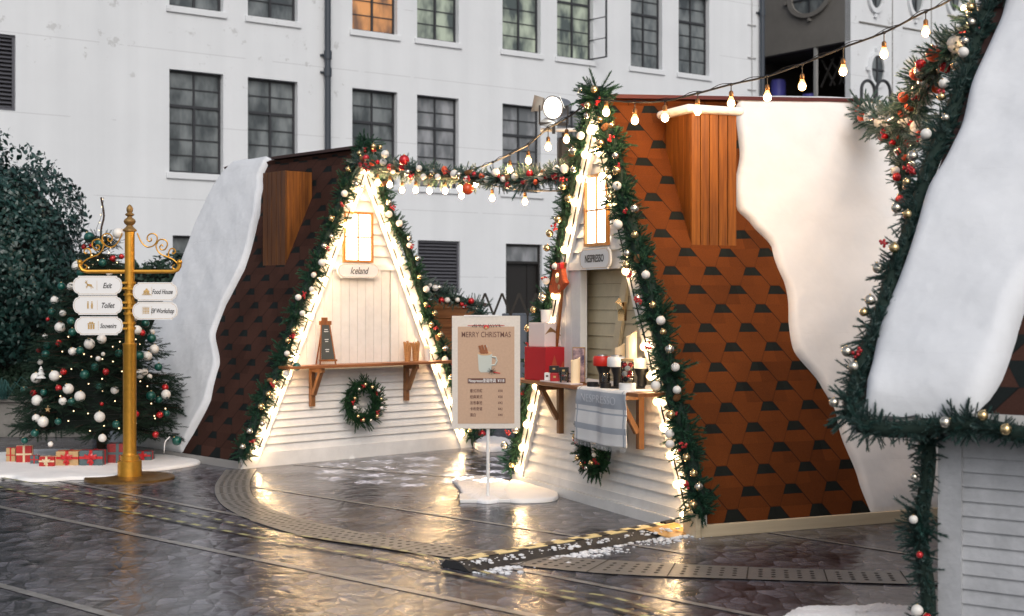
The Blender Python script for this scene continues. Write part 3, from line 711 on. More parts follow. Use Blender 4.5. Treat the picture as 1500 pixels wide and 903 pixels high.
leaves('foliage', P, Nn, .055, MT['hedge_green'], h2)
m = MB(); m.box(-1.8, 1.8, -.2, .3, .4, 1.12); m.build('shade_block', mat('hedge_shade_low', (.008,.012,.009), 1), h2)  # solid dark filling that paints the shade within the low hedge
gp, gd = [], []
pl = thing('stone_planter', 'weathered grey stone planter wall behind the christmas tree', 'planter', (-6.9, 17.0, 0))
m = MB(); m.box(-1.9, 1.9, -.30, -.12, 0, .42); m.build('wall', MT['stone'], pl, bevel=.01)
m = MB(); m.box(-1.93, 1.93, -.34, -.08, .422, .48); m.build('coping', MT['stone'], pl, bevel=.012)
m = MB(); m.box(-1.9, 1.9, -.12, .5, .0, .44); m.build('soil', MT['dark_in'], pl)
gr = thing('ornamental_grass', 'blue green strappy grass spilling over the planter edge', 'grass', (-6.75, 16.6, .42))
m = MB()
for i in range(420):
    x = NR.rand()*1.5-.75; a = NR.randn()*.5; L = .25+.25*NR.rand(); p0 = Vector((x, NR.rand()*.1, .04)); p1 = p0+Vector((math.sin(a)*L*.4, -.06, L*.55)); p2 = p1+Vector((math.sin(a)*L*.5, -.12, -L*.35))
    m.add([p0-Vector((.006,0,0)), p0+Vector((.006,0,0)), p1+Vector((.005,0,0)), p1-Vector((.005,0,0)), p2], [(0,1,2,3),(3,2,4)])
m.build('blades', mat('blue_grass', (.02,.07,.065), .5), gr)
# ================================================================ HUT PIECES
H, WH1, WH2, DEP = 3.2, 1.5, 1.6, 2.6
A1 = math.atan2(.69, .724); C1 = Frame(-1.558, 14.585, A1)
A2 = math.atan2(-.9155, .403); C2 = Frame(.688, 11.055, A2)
def lap(mb, z0, z1, step, xl, xr, y=0, pr=.024, mi=0):
    z = z0
    while z < z1-1e-4:
        zt = min(z+step, z1)
        a0, b0, a1, b1 = xl(z), xr(z), xl(zt), xr(zt)
        if b0-a0 > .01 and b1-a1 > -.001:
            b1 = max(b1, a1)
            vs = [(a0,y-pr,z),(b0,y-pr,z),(b1,y-.003,zt-.002),(a1,y-.003,zt-.002),(a0,y+.01,z),(b0,y+.01,z),(b1,y+.01,zt-.002),(a1,y+.01,zt-.002)]
            mb.add(vs, [(0,1,2,3),(4,7,6,5),(0,4,5,1),(2,6,7,3),(1,5,6,2),(0,3,7,4)], mi)
        z = zt
def planks(mb, x0, x1, n, y, zb, zt, gap=.004, pr=.012, mi=0):
    """vertical boards; zb(x), zt(x)"""
    for i in range(n):
        a = x0+(x1-x0)*i/n+gap/2; b = x0+(x1-x0)*(i+1)/n-gap/2
        mb.add([(a,y-pr,zb(a)),(b,y-pr,zb(b)),(b,y-pr,zt(b)),(a,y-pr,zt(a)),(a,y+.004,zb(a)),(b,y+.004,zb(b)),(b,y+.004,zt(b)),(a,y+.004,zt(a))],
               [(0,1,2,3),(4,7,6,5),(0,4,5,1),(2,6,7,3),(1,5,6,2),(0,3,7,4)], mi)
def roof_panel(W, sg, mt, parent, rise=0, y0=-.03):
    """sloping shingled panel on side sg, uv in metres"""
    me = bpy.data.meshes.new('roof'); n = Vector((sg*H, 0, W)).normalized(); t = .05
    SL = math.hypot(H, W); cs = [(0, y0), (0, DEP), (1, DEP), (1, y0)]
    vs = []
    for (f, y) in cs:
        hh = H+rise*max(0, y)/DEP
        z = hh*(1-f)+.02; vs.append(Vector((sg*W*f, y, z)))
    top = [v+n*.0 for v in vs]; bot = [v-n*t for v in vs]
    V = top+bot; Fc = [(0,1,2,3),(4,7,6,5),(0,4,5,1),(1,5,6,2),(2,6,7,3),(3,7,4,0)]
    if sg < 0: pass
    me.from_pydata([tuple(v) for v in V], [], Fc); uvl = me.uv_layers.new(name='UVMap')
    uv = {0:(y0, SL), 1:(DEP, SL), 2:(DEP, 0), 3:(y0, 0)}
    for lp in me.loops:
        u = uv[lp.vertex_index % 4]; uvl.data[lp.index].uv = (u[0]+(.1 if sg > 0 else .23), -u[1])
    me.materials.append(mt); me.update()
    bm_fix(me)
    o = bpy.data.objects.new('roof', me); COL.objects.link(o); o.parent = parent; return o
import bmesh
def bm_fix(me):
    b = bmesh.new(); b.from_mesh(me); bmesh.ops.recalc_face_normals(b, faces=b.faces); b.to_mesh(me); b.free()
def drape(name, W, sg, parent, front, th=.07, rise=0, back=DEP+.05, wrap=.16, seed=0, nq=110, nu=60, fbot=.985, ms='snow'):
    """snow sheet lying over the ridge and down the roof; front(f) gives the near boundary y at slope fraction f"""
    n = Vector((sg*H, 0, W)).normalized(); n2 = Vector((-sg*H, 0, W)).normalized(); SL = math.hypot(H, W); rg = random.Random(seed)
    V, Fc = [], []; q0 = -wrap; q1 = SL*fbot
    ph = [rg.random()*6 for _ in range(6)]
    for i in range(nq+1):
        q = q0+(q1-q0)*(i/nq)
        f = max(0, q)/SL
        ya = front(f)+.02*math.sin(q*9+ph[0]); yb = back+.015*math.sin(q*5+ph[1]) - (.22*max(0, 1-(f/.12))**2 if back else 0)
        ev = min(1, (i/nq)*14, (1-i/nq)*16); ev = math.sqrt(max(0, 1-(1-ev)**2))
        nb = n2.lerp(n, min(1, max(0, .5+q/.16))).normalized()
        for j in range(nu+1):
            s = j/nu; s2 = .5-.5*math.cos(PI*s) ; y = ya+(yb-ya)*s2
            hh = H+rise*max(0, y)/DEP
            if q >= 0: base = Vector((sg*W*f, y, hh*(1-f)+.02))
            else: base = Vector((-sg*W*(-q)/SL, y, hh*(1-(-q)/SL)+.02))
            ed = min(1, s2*20*(yb-ya)/1.0+.0, (1-s2)*14*(yb-ya)); ed = math.sqrt(max(0, 1-(1-ed)**2))
            k = th*ev*ed*(1+.10*math.sin(q*3+y*2+ph[2])+.08*math.sin(q*7-y*5+ph[3])+.04*math.sin(q*17+y*13+ph[4]))
            V.append(base+nb*(k+.003-.02*(1-ed)))
    for i in range(nq):
        for j in range(nu):
            a = i*(nu+1)+j; Fc.append((a, a+1, a+nu+2, a+nu+1))
    m = MB(); m.add(V, Fc); o = m.build(name, MT[ms], parent, smooth=True); bm_fix(o.data)
    return o
def interp(tab):
    tab = sorted(tab)
    def f(x):
        if x <= tab[0][0]: return tab[0][1]
        for (a, b), (c, d) in zip(tab, tab[1:]):
            if x <= c: t = (x-a)/(c-a); t = t*t*(3-2*t)*.5+t*.5; return b+(d-b)*t
        return tab[-1][1]
    return f
def fascia(mb, W, x_off, wid, y0, y1, zb=.0):
    """board following one gable slope, outer edge at the roof line"""
    for sg in (-1, 1):
        n = Vector((sg*H, 0, W)).normalized()
        a = Vector((sg*W, 0, 0)); b = Vector((0, 0, H)); ai = Vector((sg*(W-wid*math.hypot(H,W)/H), 0, 0)); bi = Vector((0, 0, H-wid*math.hypot(H,W)/W))
        mb.add([(p.x+n.x*x_off, y, max(p.z+n.z*x_off, zb)) for y in (y0, y1) for p in (a, b, bi, ai)], [(0,1,2,3),(7,6,5,4),(0,4,5,1),(1,5,6,2),(2,6,7,3),(3,7,4,0)])
def globe_string(W, parent_frame, label, cat, side_list, n, r=.036, y=-.075, off=-.075, f0=.03, f1=.97, group=None, name='light_string', skip=()):
    t = thing(name, label, cat, parent_frame.o, parent_frame.a, group)
    for sg in side_list:
        nrm = Vector((sg*H, 0, W)).normalized(); wire = MB(); pts = []
        for k in range(n):
            f = f0+(f1-f0)*(k+.5)/n
            p = Vector((sg*W*f, y, H*(1-f)))+nrm*off+Vector((0, 0, NR.randn()*.008)); pts.append(p+Vector((0,.02,0)))
            if (sg, k) in skip: continue
            m = MB(); m.ball((0,0,0), r, 14); b = m.build('bulb', MT['globe'], t, smooth=True, loc=p); m = MB(); m.ball((0,0,0), r*.72, 12); fl_ = m.build('filament', MT['globe_core'], b, smooth=True)
            if k or sg != side_list[0]: b.data = first.data; fl_.data = first.children[0].data
            else: first = b
        wire.tube(pts, .006, 5); wire.build('wire', MT['wire'], t)
    return t
BD = {}
def bauble_data(key, r, m):
    mb = MB(); mb.ball((0,0,0), r, 20); mb.lathe([(r*.2, r*.93),(r*.2, r*1.13),(r*.12, r*1.14)], 10, mi=1)
    o = mb.build('bauble', [m, MT['b_gold']], smooth=True); me = o.data; bpy.data.objects.remove(o); BD[key] = me
for key, r, m in (('white',.033,'b_white'),('gold',.030,'b_gold'),('champagne',.031,'b_silver'),('red',.030,'b_red'),('green',.034,'b_green'),('orange',.030,'b_orange')):
    bauble_data(key, r, MT[m])
def bauble(p, kind, label, group, s=1.0):
    o = bpy.data.objects.new('bauble', BD[kind]); COL.objects.link(o); o.location = p; o.scale = (s,s,s)
    o.rotation_euler = (NR.randn()*.3, NR.randn()*.3, 0)
    return tag(o, label, 'bauble', group)
def berry_cluster(p, parent, s=1.0):
    m = MB()
    for i in range(9): m.ball(Vector(NR.randn(3))*.012*s, .009*s, 8)
    m.build('berry_cluster', MT['berry'], parent, smooth=True, loc=p)
def pine_cone(p, parent, s=1.0):
    m = MB()
    for i in range(6):
        z = (i-2.5)*.009*s; r = .022*s*math.sqrt(max(.1, 1-((i-2)/4.2)**2)); m.lathe([(r*.3,z-.004),(r,z),(r*.8,z+.006),(r*.3,z+.007)], 9)
    m.build('pine_cone', MT['cone'], parent, loc=p, rot=(NR.randn(), NR.randn(), 0))
def garland(name, label, path, rad, step, mt, decor, where, facing, kind='g', scale=1.0, dens=1.0, berries=0, cones=0, bs=1.0, cat='garland', group=None, fwd=.5):
    """path in world; facing = unit vector toward the viewer side"""
    P = smoothpath(path, 6); P = resample(P, step); o0 = P[0].copy(); fc = Vector(facing).normalized()
    t = thing(name, label, cat, o0, 0, group); pl = []
    core = MB(); core.tube([p-o0 for p in P[::4]]+[P[-1]-o0], rad*.5, 7)
    for i, p in enumerate(P):
        d = (P[min(i+1, len(P)-1)]-P[max(i-1, 0)]).normalized()
        lump = 1+.24*math.sin(i*step*13+1)+.18*math.sin(i*step*29)+(.45 if NR.rand() < .04 else 0)
        for k in range(max(1, int(round(4*dens)))):
            v = Vector(NR.randn(3)); v -= d*v.dot(d); v.normalize()
            if v.dot(fc) < -.35: v -= fc*v.dot(fc)*1.7
            v.normalize()
            pl.append((p-o0+v*rad*.12+d*NR.randn()*.01, v*1.0+d*(.35+NR.randn()*.35)*(-1 if k % 2 else 1), scale*lump*(.75+.45*NR.rand())))
    foliage('foliage', pl, mt, t, kind, core)
    L = len(P); up = Vector((0,0,1))
    for (f, kd, s, lat) in decor:
        i = min(L-1, int(f*L)); p = P[i]; d = (P[min(i+1, L-1)]-P[max(i-1, 0)]).normalized(); side = d.cross(fc).normalized()
        q = p+fc*rad*(1.05+.2*NR.rand())+side*lat*rad
        zone = 'near the top of' if f < .34 else ('midway along' if f < .67 else 'near the far end of')
        if where[1] == 'v': zone = 'near the top of' if f < .34 else ('halfway down' if f < .67 else 'near the bottom of')
        bauble(q, kd, f'{kd} bauble {zone} {where[0]}', f'{kd} baubles {zone} {where[0]}', s*bs)
    for k in range(berries):
        i = int((k+.5+NR.randn()*.15)/berries*L) % L; berry_cluster(P[i]-o0+fc*rad*1.15+Vector(NR.randn(3))*rad*.3, t, bs*1.1)
    for k in range(cones):
        i = int((k+.3)/cones*L) % L; pine_cone(P[i]-o0+fc*rad*.9+Vector(NR.randn(3))*rad*.3, t, bs*1.2)
    return t
def decor(n, kinds, seed, smin=.8, smax=1.15, lat=.75):
    r = random.Random(seed); out = []
    for i in range(n): out.append(((i+.5+r.uniform(-.3,.3))/n, r.choice(kinds), r.uniform(smin, smax), r.uniform(-lat, lat)))
    return out

def plaque_pts(a, w, h):
    pts = [(-a,h),(-a,h*.86)]
    for k in range(9): t = PI/2+PI*k/8; pts.append((-a-.006+(w-a)*math.cos(t)*1.0, h*.82*math.sin(t)))
    pts += [(-a,-h*.86),(-a,-h),(a,-h),(a,-h*.86)]
    for k in range(9): t = -PI/2+PI*k/8; pts.append((a+.006+(w-a)*math.cos(t), h*.82*math.sin(t)))
    pts += [(a,h*.86),(a,h)]
    return pts[::-1]
def snow_slab(name, label, pts, th, seed=1, m=None, rough=.012, grp=None):
    """low hummock of snow with an uneven rim; pts world ground outline"""
    c = sum((Vector(p) for p in pts), Vector())/len(pts); P = smoothpath(list(pts)+[pts[0]], 8)[:-1]; n = len(P); rg = random.Random(seed)
    mb = MB(); V = []; Fc = []; rings = [(1.0,0.0),(1.0,.35),(.985,.8),(.95,1.0),(.75,1.05),(.4,1.0),(.1,1.05)]
    for ri, (s, h) in enumerate(rings):
        for k, p in enumerate(P):
            q = c+(p-c)*s; q = Vector((q.x, q.y, th*h+.002+(rough*(rg.random()-.5) if ri > 1 else 0))); V.append(q-Vector((c.x, c.y, 0)))
    for r_ in range(len(rings)-1):
        for k in range(n): k2 = (k+1) % n; Fc.append((r_*n+k, r_*n+k2, (r_+1)*n+k2, (r_+1)*n+k))
    Fc.append(tuple((len(rings)-1)*n+k for k in range(n)))
    mb.add(V, Fc); o = mb.build(name, m or MT['snow_loose'], smooth=True, loc=(c.x, c.y, 0)); bm_fix(o.data)
    return tag(o, label, 'snow', grp)

# ================================================================ LEFT HUT (dark shingles)
h1 = thing('gabled_hut', 'white boarded gable hut with dark brown shingles, its hatch boarded shut', 'hut', C1.o, C1.a)
xw = lambda W: (lambda z: -W*(1-z/H)+.02, lambda z: W*(1-z/H)-.02)
l1, r1 = xw(WH1)
m = MB(); lap(m, .14, .96, .079, l1, r1); m.box(-WH1+.01, WH1-.01, -.03, .01, .0, .14)
m.build('lower_siding', MT['white_paint'], h1); m = MB(); lap(m, 1.98, H-.05, .115, l1, r1); m.build('upper_siding', MT['white_paint'], h1)
m = MB(); zc = lambda x: min(1.98, H*(1-(abs(x)+.02)/WH1))
planks(m, -1.03, .35, 13, 0, lambda x: .98, zc); planks(m, .365, 1.03, 6, 0, lambda x: .98, zc); m.build('boarded_panel', MT['white_paint'], h1)
m = MB(); m.box(-.62, .62, -.03, -.004, 1.95, 2.01); m.build('transom', MT['white_paint'], h1)
m = MB(); fascia(m, WH1, .0, .15, -.045, -.015); m.build('fascia', MT['white_paint'], h1)
m = MB(); m.add([(-WH1+.05,.015,0),(WH1-.05,.015,0),(0,.015,H-.08)], [(0,1,2)]); m.add([(-WH1+.05,DEP-.05,0),(WH1-.05,DEP-.05,0),(0,DEP-.05,H-.08)], [(0,2,1)]); m.build('gable_wall', MT['white_paint'], h1)
roof_panel(WH1, -1, MT['shingle_dark'], h1); roof_panel(WH1, 1, MT['shingle_dark'], h1)
m = MB(); m.bar((0,-.04,H+.03), (0,C1.hit(405,240,1,0,0,0).y,H+.03), .14, .03); m.build('ridge_cap', MT['ridge'], h1)
m = MB(); m.bar((-WH1-.01,-.03,.035), (-WH1-.01,DEP,.035), .03, .07); m.build('base_beam', mat('grey_beam', (.30,.29,.28), .6), h1)
tab = []
for (px, py) in ((395,243),(385,262),(383,285),(382,320),(372,350),(360,398),(330,450),(318,490),(320,540),(310,590),(286,632),(272,660)):
    q = C1.hit(px, py, -H, 0, WH1, H*WH1); tab.append((max(0, 1-q.z/H), q.y))
drape('snow_drape', WH1, -1, h1, interp(tab), th=.06, seed=3, wrap=.12, back=DEP+.10, ms='snow_shaded')
# chimney
def chimney(parent, W, sg, y0, y1, xi, xo, top, mf, ms, cap=False):
    """boards on the outer face and the face toward the gable"""
    zr = lambda x: H*(1-abs(x)/W)-.02
    m = MB(); mi_front, mi_side = 0, 1; n = 5
    for i in range(n):     # outer face, plane x = sg*xo
        a = y0+(y1-y0)*i/n+.004; b = y0+(y1-y0)*(i+1)/n-.004; x = sg*xo; z = zr(xo)
        xin = x-sg*.02
        m.add([(x,a,z),(x,b,z),(x,b,top),(x,a,top),(xin,a,z),(xin,b,z),(xin,b,top),(xin,a,top)], [(0,1,2,3),(7,6,5,4),(0,3,7,4),(1,5,6,2),(2,6,7,3),(0,4,5,1)], mi_side)
    n = 4
    for yy, q in ((y0, 1), (y1, -1)):
        for i in range(n):
            a = sg*(xi+(xo-.022-xi)*i/n+.0015); b = sg*(xi+(xo-.022-xi)*(i+1)/n-.0015); y_ = yy+q*.02
            m.add([(a,yy,zr(a)),(b,yy,zr(b)),(b,yy,top),(a,yy,top),(a,y_,zr(a)),(b,y_,zr(b)),(b,y_,top),(a,y_,top)], [(0,1,2,3),(7,6,5,4),(0,3,7,4),(1,5,6,2),(2,6,7,3),(0,4,5,1)], mi_front)
    a, b = sorted((sg*(xi-.001), sg*(xo-.021))); m.box(a, b, y0+.021, y1-.021, zr(xo)-.3, top-.03, 0) if False else None
    a, b = sorted((sg*xi, sg*(xo-.021)))
    m.add([(a,y0+.021,top-.004),(b,y0+.021,top-.004),(b,y1-.021,top-.004),(a,y1-.021,top-.004)], [(0,1,2,3)])
    a, b = sorted((sg*xi, sg*xi+sg*.01)); m.box(a, b, y0+.021, y1-.021, zr(xi)-.05, top-.005)
    o = m.build('chimney', [mf, ms], parent); bm_fix(o.data)
    if cap:
        m = MB(); a, b = sorted((sg*(xi-.06), sg*(xo+.045))); m.box(a, b, y0-.06, y1+.05, top+.0, top+.065); c = m.build('snow_cap', MT['snow'], o, smooth=True, bevel=.03); c.modifiers[0].segments = 4
# measured chimney of the left hut: outer corner column at px 418, left edge px 385
q = None
best = None
for i in range(60):
    xo = .35+i*.01; p = C1.hit(418, 391, 1, 0, 0, -xo); e = abs(p.z-H*(1-xo/WH1))
    if best is None or e < best[0]: best = (e, xo, p.y)
xo1, yc1 = best[1], best[2]
pb = C1.hit(385, 391, 1, 0, 0, -xo1); ptop = C1.hit(418, 250, 1, 0, 0, -xo1); pin = C1.hit(457, 250, 0, 1, 0, yc1)
chimney(h1, WH1, -1, yc1, pb.y, max(.08, -pin.x), xo1, ptop.z, wood_mat('left_chimney_lit_wood', (.10,.032,.008), (.26,.088,.015), 2), MT['chim_shaded'])  # lit and shaded faces painted as two wood tones
print('CH1', xo1, yc1, pb.y, ptop.z, pin.x)
def lit_window(parent, frame, pa, pb_, rows=2, colsn=2, mtf=None):
    a = frame.hit(*pa, 0, 1, 0, -.03); b = frame.hit(*pb_, 0, 1, 0, -.03); x0, x1, z0, z1 = a.x, b.x, b.z, a.z; t = .022
    m = MB(); m.box(x0-t, x0, -.05, -.02, z0-t, z1+t); m.box(x1, x1+t, -.05, -.02, z0-t, z1+t); m.box(x0, x1, -.05, -.02, z1, z1+t); m.box(x0, x1, -.05, -.02, z0-t, z0)
    cx = (x0+x1)/2; cz = (z0+z1)/2; m.box(cx-.006, cx+.006, -.042, -.028, z0, z1); m.box(x0, cx-.006, -.042, -.028, cz-.006, cz+.006); m.box(cx+.006, x1, -.042, -.028, cz-.006, cz+.006)
    w = m.build('window', mtf or MT['bracket_wood'], parent); m = MB(); m.box(x0, x1, -.026, -.022, z0, z1); m.build('pane', MT['win'], w)
lit_window(h1, C1, (505,313), (543,382), mtf=wood_mat('window_wood', (.40,.15,.03), (.55,.24,.06), 2))
def sign(parent, frame, px, py, body, size, wd, ht, shear, off, sx=1.0, y=-.07):
    c = frame.hit(px, py, 0, 1, 0, y); m = MB(); m.prism(plaque_pts(wd*.42, wd*.5, ht*.5), -.008, .008)
    s = m.build('sign_board', MT['plaque'], parent, loc=(c.x, y, c.z)); bm_fix(s.data)
    m = MB(); P_ = plaque_pts(wd*.40, wd*.47, ht*.43); n = len(P_)
    for k in range(n):
        a, b = P_[k], P_[(k+1) % n]; m.tube([(a[0],-.009,a[1]),(b[0],-.009,b[1])], .0015, 4)
    m.build('border', MT['gold_ink'], s)
    text('lettering', body, size, MT['ink'], s, (0,-.0105,-.002), shear=shear, off=off, sx=sx)
    m = MB(); m.box(-.10,-.09,.009,.05,ht*.3,ht*.33); m.box(.09,.10,.009,.05,ht*.3,ht*.33); m.build('hanger', MT['gold_ink'], s)
sign(h1, C1, 525, 397, 'Iceland', .098, .53, .15, .35, .0006, .82)
# shelf with brackets
def shelf(frame, label, x0, x1, z, out, W, bx, mtop=None, drop=.42):
    t = thing('counter_shelf', label, 'shelf', frame.w(0, 0, 0), frame.a)
    m = MB(); m.box(x0, x1, -out, -.03, z-.028, z); m.build('shelf_board', mtop or MT['shelf_wood'], t, bevel=.004)
    for x in bx:
        m = MB(); m.box(x-.025, x+.025, -.075, -.03, z-drop, z-.03); m.box(x-.022, x+.022, -out+.03, -.076, z-.075, z-.03)
        m.bar((x, -.078, z-drop+.12), (x, -out+.07, z-.07), .04, .045, up=(1,0,0)); b = m.build('bracket', MT['bracket_wood'], t, bevel=.003)
    return t
s1x = [C1.hit(px, 560, 0, 1, 0, -.05).x for px in (457, 595)]
SZ1 = .985; shelf(C1, 'brown wooden shelf with two brackets across the front of the shut hut', -1.10, 1.10, SZ1, .27, WH1, s1x)

# ================================================================ RIGHT HUT (orange brown shingles)
h2_ = thing('gabled_hut', 'open fronted gable hut with bright orange brown shingles and thick snow', 'hut', C2.o, C2.a)
l2, r2 = xw(WH2); OX0 = -.34; OX1 = lambda z: r2(z)-.17; OZ0, OZ1 = 1.0, 1.90
m = MB(); lap(m, .15, OZ0, .082, l2, r2); m.box(-WH2+.01, WH2-.01, -.03, .01, .08, .15); m.box(-WH2+.01, WH2-.01, -.05, .01, 0, .078)
m.build('lower_siding', MT['white_paint'], h2_); m = MB(); lap(m, OZ1, H-.05, .115, l2, r2); lap(m, OZ0, OZ1, .115, OX1, r2); m.build('upper_siding', MT['white_paint'], h2_)
m = MB(); zc2 = lambda x: min(OZ1, H*(1-(abs(x)+.02)/WH2))
planks(m, -1.08, OX0, 6, 0, lambda x: OZ0, zc2); m.box(OX0, OX0+.05, -.02, .04, OZ0, OZ1); m.build('side_panel', MT['white_paint'], h2_)
m = MB(); m.box(-.66, .62, -.035, -.004, OZ1-.03, OZ1+.03); m.build('transom', MT['white_paint'], h2_)
m = MB(); fascia(m, WH2, .0, .15, -.045, -.015); m.build('fascia', MT['white_paint'], h2_)
m = MB(); m.box(-.95, .9, .02, .11, OZ0-.06, OZ0-.02); m.build('inner_counter', MT['tan_paint'], h2_)
m = MB(); lap(m, .5, 2.6, .105, lambda z: -1.6*(1-z/H)+.1, lambda z: 1.6*(1-z/H)-.1, .13, .012); m.build('inner_boards', MT['tan_paint'], h2_)
m = MB(); m.bar((.02,.10,.98), (.33,.10,2.0), .095, .03, up=(0,1,0)); m.build('diagonal_brace', MT['tan_paint'], h2_)
m = MB(); m.add([(-WH2+.05,DEP-.05,0),(WH2-.05,DEP-.05,0),(0,DEP-.05,H-.08)], [(0,2,1)]); m.build('rear_wall', MT['tan_paint'], h2_)
roof_panel(WH2, 1, MT['shingle_orange'], h2_, rise=.12); roof_panel(WH2, -1, MT['shingle_orange'], h2_, rise=.12)
m = MB(); m.bar((0,-.04,H+.03), (0,DEP+.04,H+.15), .14, .03); m.build('ridge_cap', mat('ridge_red', (.10,.02,.018), .5), h2_)
m = MB(); m.bar((WH2+.0,-.05,.042), (WH2+.0,DEP,.042), .035, .085); m.build('base_beam', MT['pale_wood'], h2_, bevel=.004)
m = MB(); m.box(WH2-.16, WH2+.012, -.09, -.052, 0, .16); m.build('corner_block', MT['pale_wood'], h2_)
tab = []
for (px, py) in ((1080,170),(1080,230),(1080,318),(1098,338),(1132,372),(1150,420),(1155,480),(1166,520),(1200,572),(1226,612),(1240,660),(1256,715),(1278,758)):
    q = C2.hit(px, py, H, 0, WH2, H*WH2); tab.append((max(0, 1-q.z/H), q.y))
drape('snow_drape', WH2, 1, h2_, interp(tab), th=.05, rise=.12, seed=5, wrap=.10, back=DEP+.12)
chimney(h2_, WH2, 1, .49, .90, .20, .585, 3.06, wood_mat('right_chimney_shaded_wood', (.07,.020,.003), (.20,.062,.008), 2), MT['chim_wood'], cap=True)  # gable face gets a darker wood copy, painted as its shade
lit_window(h2_, C2, (860,262), (890,355), mtf=wood_mat('window_wood_r', (.40,.15,.03), (.55,.24,.06), 2))
sign(h2_, C2, 872, 379, 'NESPRESSO', .082, .52, .17, 0, .0012, .78)
s2x = [C2.hit(px, 590, 0, 1, 0, -.05).x for px in (821, 938)]
SZ2 = .965; shelf(C2, 'wooden serving shelf crowded with boxes and candles on the open hut', -1.12, 1.16, SZ2, .29, WH2, s2x, drop=.44)
# ================================================================ THIRD HUT (right foreground)
A3 = math.atan2(-.598, .802); C3 = Frame(2.019, 6.6, A3)
h3 = thing('siding_hut', 'grey white boarded hut at the right edge with a snow covered roof', 'hut', C3.o, C3.a)
EZ, EY, EX, SLP, RY = 1.10, -.12, -.30, 1.10, 2.25
hr3 = lambda px, py: C3.hit(px, py, 0, -SLP, 1, EZ-SLP*EY)
m = MB(); lap(m, .0, EZ+.05, .068, lambda z: .11, lambda z: 3.0, 0, .014); m.box(-.0, .11, -.03, .02, 0, EZ+.08); m.build('side_wall', MT['grey_paint'], h3)
m = MB(); m.add([(0,.02,0),(0,4.4,0),(0,4.4,1.0),(0,RY,EZ+SLP*(RY-EY)-.1),(0,.02,1.06)], [(0,1,2,3,4)]); m.add([(3,.02,0),(3,4.4,0),(3,4.4,1.0),(3,RY,EZ+SLP*(RY-EY)-.1),(3,.02,1.06)], [(0,1,2,3,4)]); m.box(0,3,4.38,4.4,0,1.0)
m.build('gable_wall', MT['grey_paint'], h3)
def roof3():
    V = []; n = Vector((0,-SLP,1)).normalized()
    sl = math.hypot(1, SLP); me = bpy.data.meshes.new('roof'); fs = []; uvs = []
    for (ya, yb) in ((EY, RY), (2*RY-EY, RY)):
        nn = Vector((0, -SLP if ya < yb else SLP, 1)).normalized(); o = len(V)
        c = [(EX, ya, EZ), (3.2, ya, EZ), (3.2, yb, EZ+SLP*(RY-EY)), (EX, yb, EZ+SLP*(RY-EY))]
        V += [Vector(p) for p in c]+[Vector(p)-nn*.05 for p in c]
        fs += [tuple(o+i for i in f) for f in ((0,1,2,3),(7,6,5,4),(0,4,5,1),(1,5,6,2),(2,6,7,3),(3,7,4,0))]
    me.from_pydata([tuple(v) for v in V], [], fs); u = me.uv_layers.new(name='UVMap'); L = (RY-EY)*sl
    for lp in me.loops:
        k = lp.vertex_index % 4; u.data[lp.index].uv = ((0, 3.5, 3.5, 0)[k], (0, 0, L, L)[k])
    me.materials.append(MT['shingle_dark']); bm_fix(me); o = bpy.data.objects.new('roof', me); COL.objects.link(o); o.parent = h3
roof3()
m = MB(); m.box(EX, 3.2, EY-.02, EY+.01, EZ-.055, EZ-.0); m.box(-.0, 3.0, EY+.01, 0.0, EZ-.06, EZ-.03); m.build('eave_board', mat('eave_trim', (.55,.54,.52), .6), h3)
m = MB(); m.bar((EX-.02, EY, EZ-.03), (EX-.02, RY, EZ+SLP*(RY-EY)-.03), .03, .10, up=(1,0,0)); m.build('rake_board', MT['ridge'], h3)
# snow blanket on the slope: outline in (x, y) along the eave and up the slope
def drape3():
    V, Fc = [], []; n = Vector((0,-SLP,1)).normalized(); na, nb = 60, 40
    rr_ = [hr3(*p) for p in ((1418,612),(1443,596),(1462,560),(1475,525),(1490,490),(1506,455),(1530,400))]; xr_ = interp([(p.y-EY, p.x) for p in rr_]+[(1.3,1.7),(2.4,2.4)])
    ll_ = [hr3(*p) for p in ((1281,600),(1284,560),(1300,500),(1330,420),(1352,350),(1375,290),(1400,240),(1420,190),(1440,130),(1465,60),(1482,20),(1500,-30))]; print([(round(p.x,2), round(p.y,2)) for p in ll_]); xl_ = interp([(p.y-EY, p.x) for p in ll_])
    for i in range(na+1):
        q = i/na; y = EY-.03+(RY-EY+.05)*q; yy = (y-EY)
        xa = xl_(yy)-.045+.01*math.sin(yy*11); xb = xr_(yy)+.02*math.sin(yy*9)
        ev = min(1, q*16+.0); ev = math.sqrt(max(0, 1-(1-ev)**2))
        for j in range(nb+1):
            s = .5-.5*math.cos(PI*j/nb); x = xa+(xb-xa)*s; ed = min(1, s*(xb-xa)*12, (1-s)*(xb-xa)*10); ed = math.sqrt(max(0, 1-(1-ed)**2))
            k = .10*ev*ed*(1+.12*math.sin(x*5+y*3)+.10*math.sin(y*8-x*3+1)+.05*math.sin(y*21+x*9))
            V.append(Vector((x, y, EZ+SLP*(y-EY)))+n*(k+.004))
    for i in range(na):
        for j in range(nb): a = i*(nb+1)+j; Fc.append((a, a+1, a+nb+2, a+nb+1))
    m = MB(); m.add(V, Fc); o = m.build('snow_drape', MT['snow_shaded'], h3, smooth=True); bm_fix(o.data)
drape3()
m = MB(); p0 = (EX-.06, EY-.01, EZ-.07); m.tube([p0, (EX+.25, EY-.03, EZ-.02)], .008, 6); m.box(EX-.08, EX-.05, EY-.03, EY+.01, EZ-.12, EZ-.02); m.build('cable_clip', MT['lamp_body'], h3)

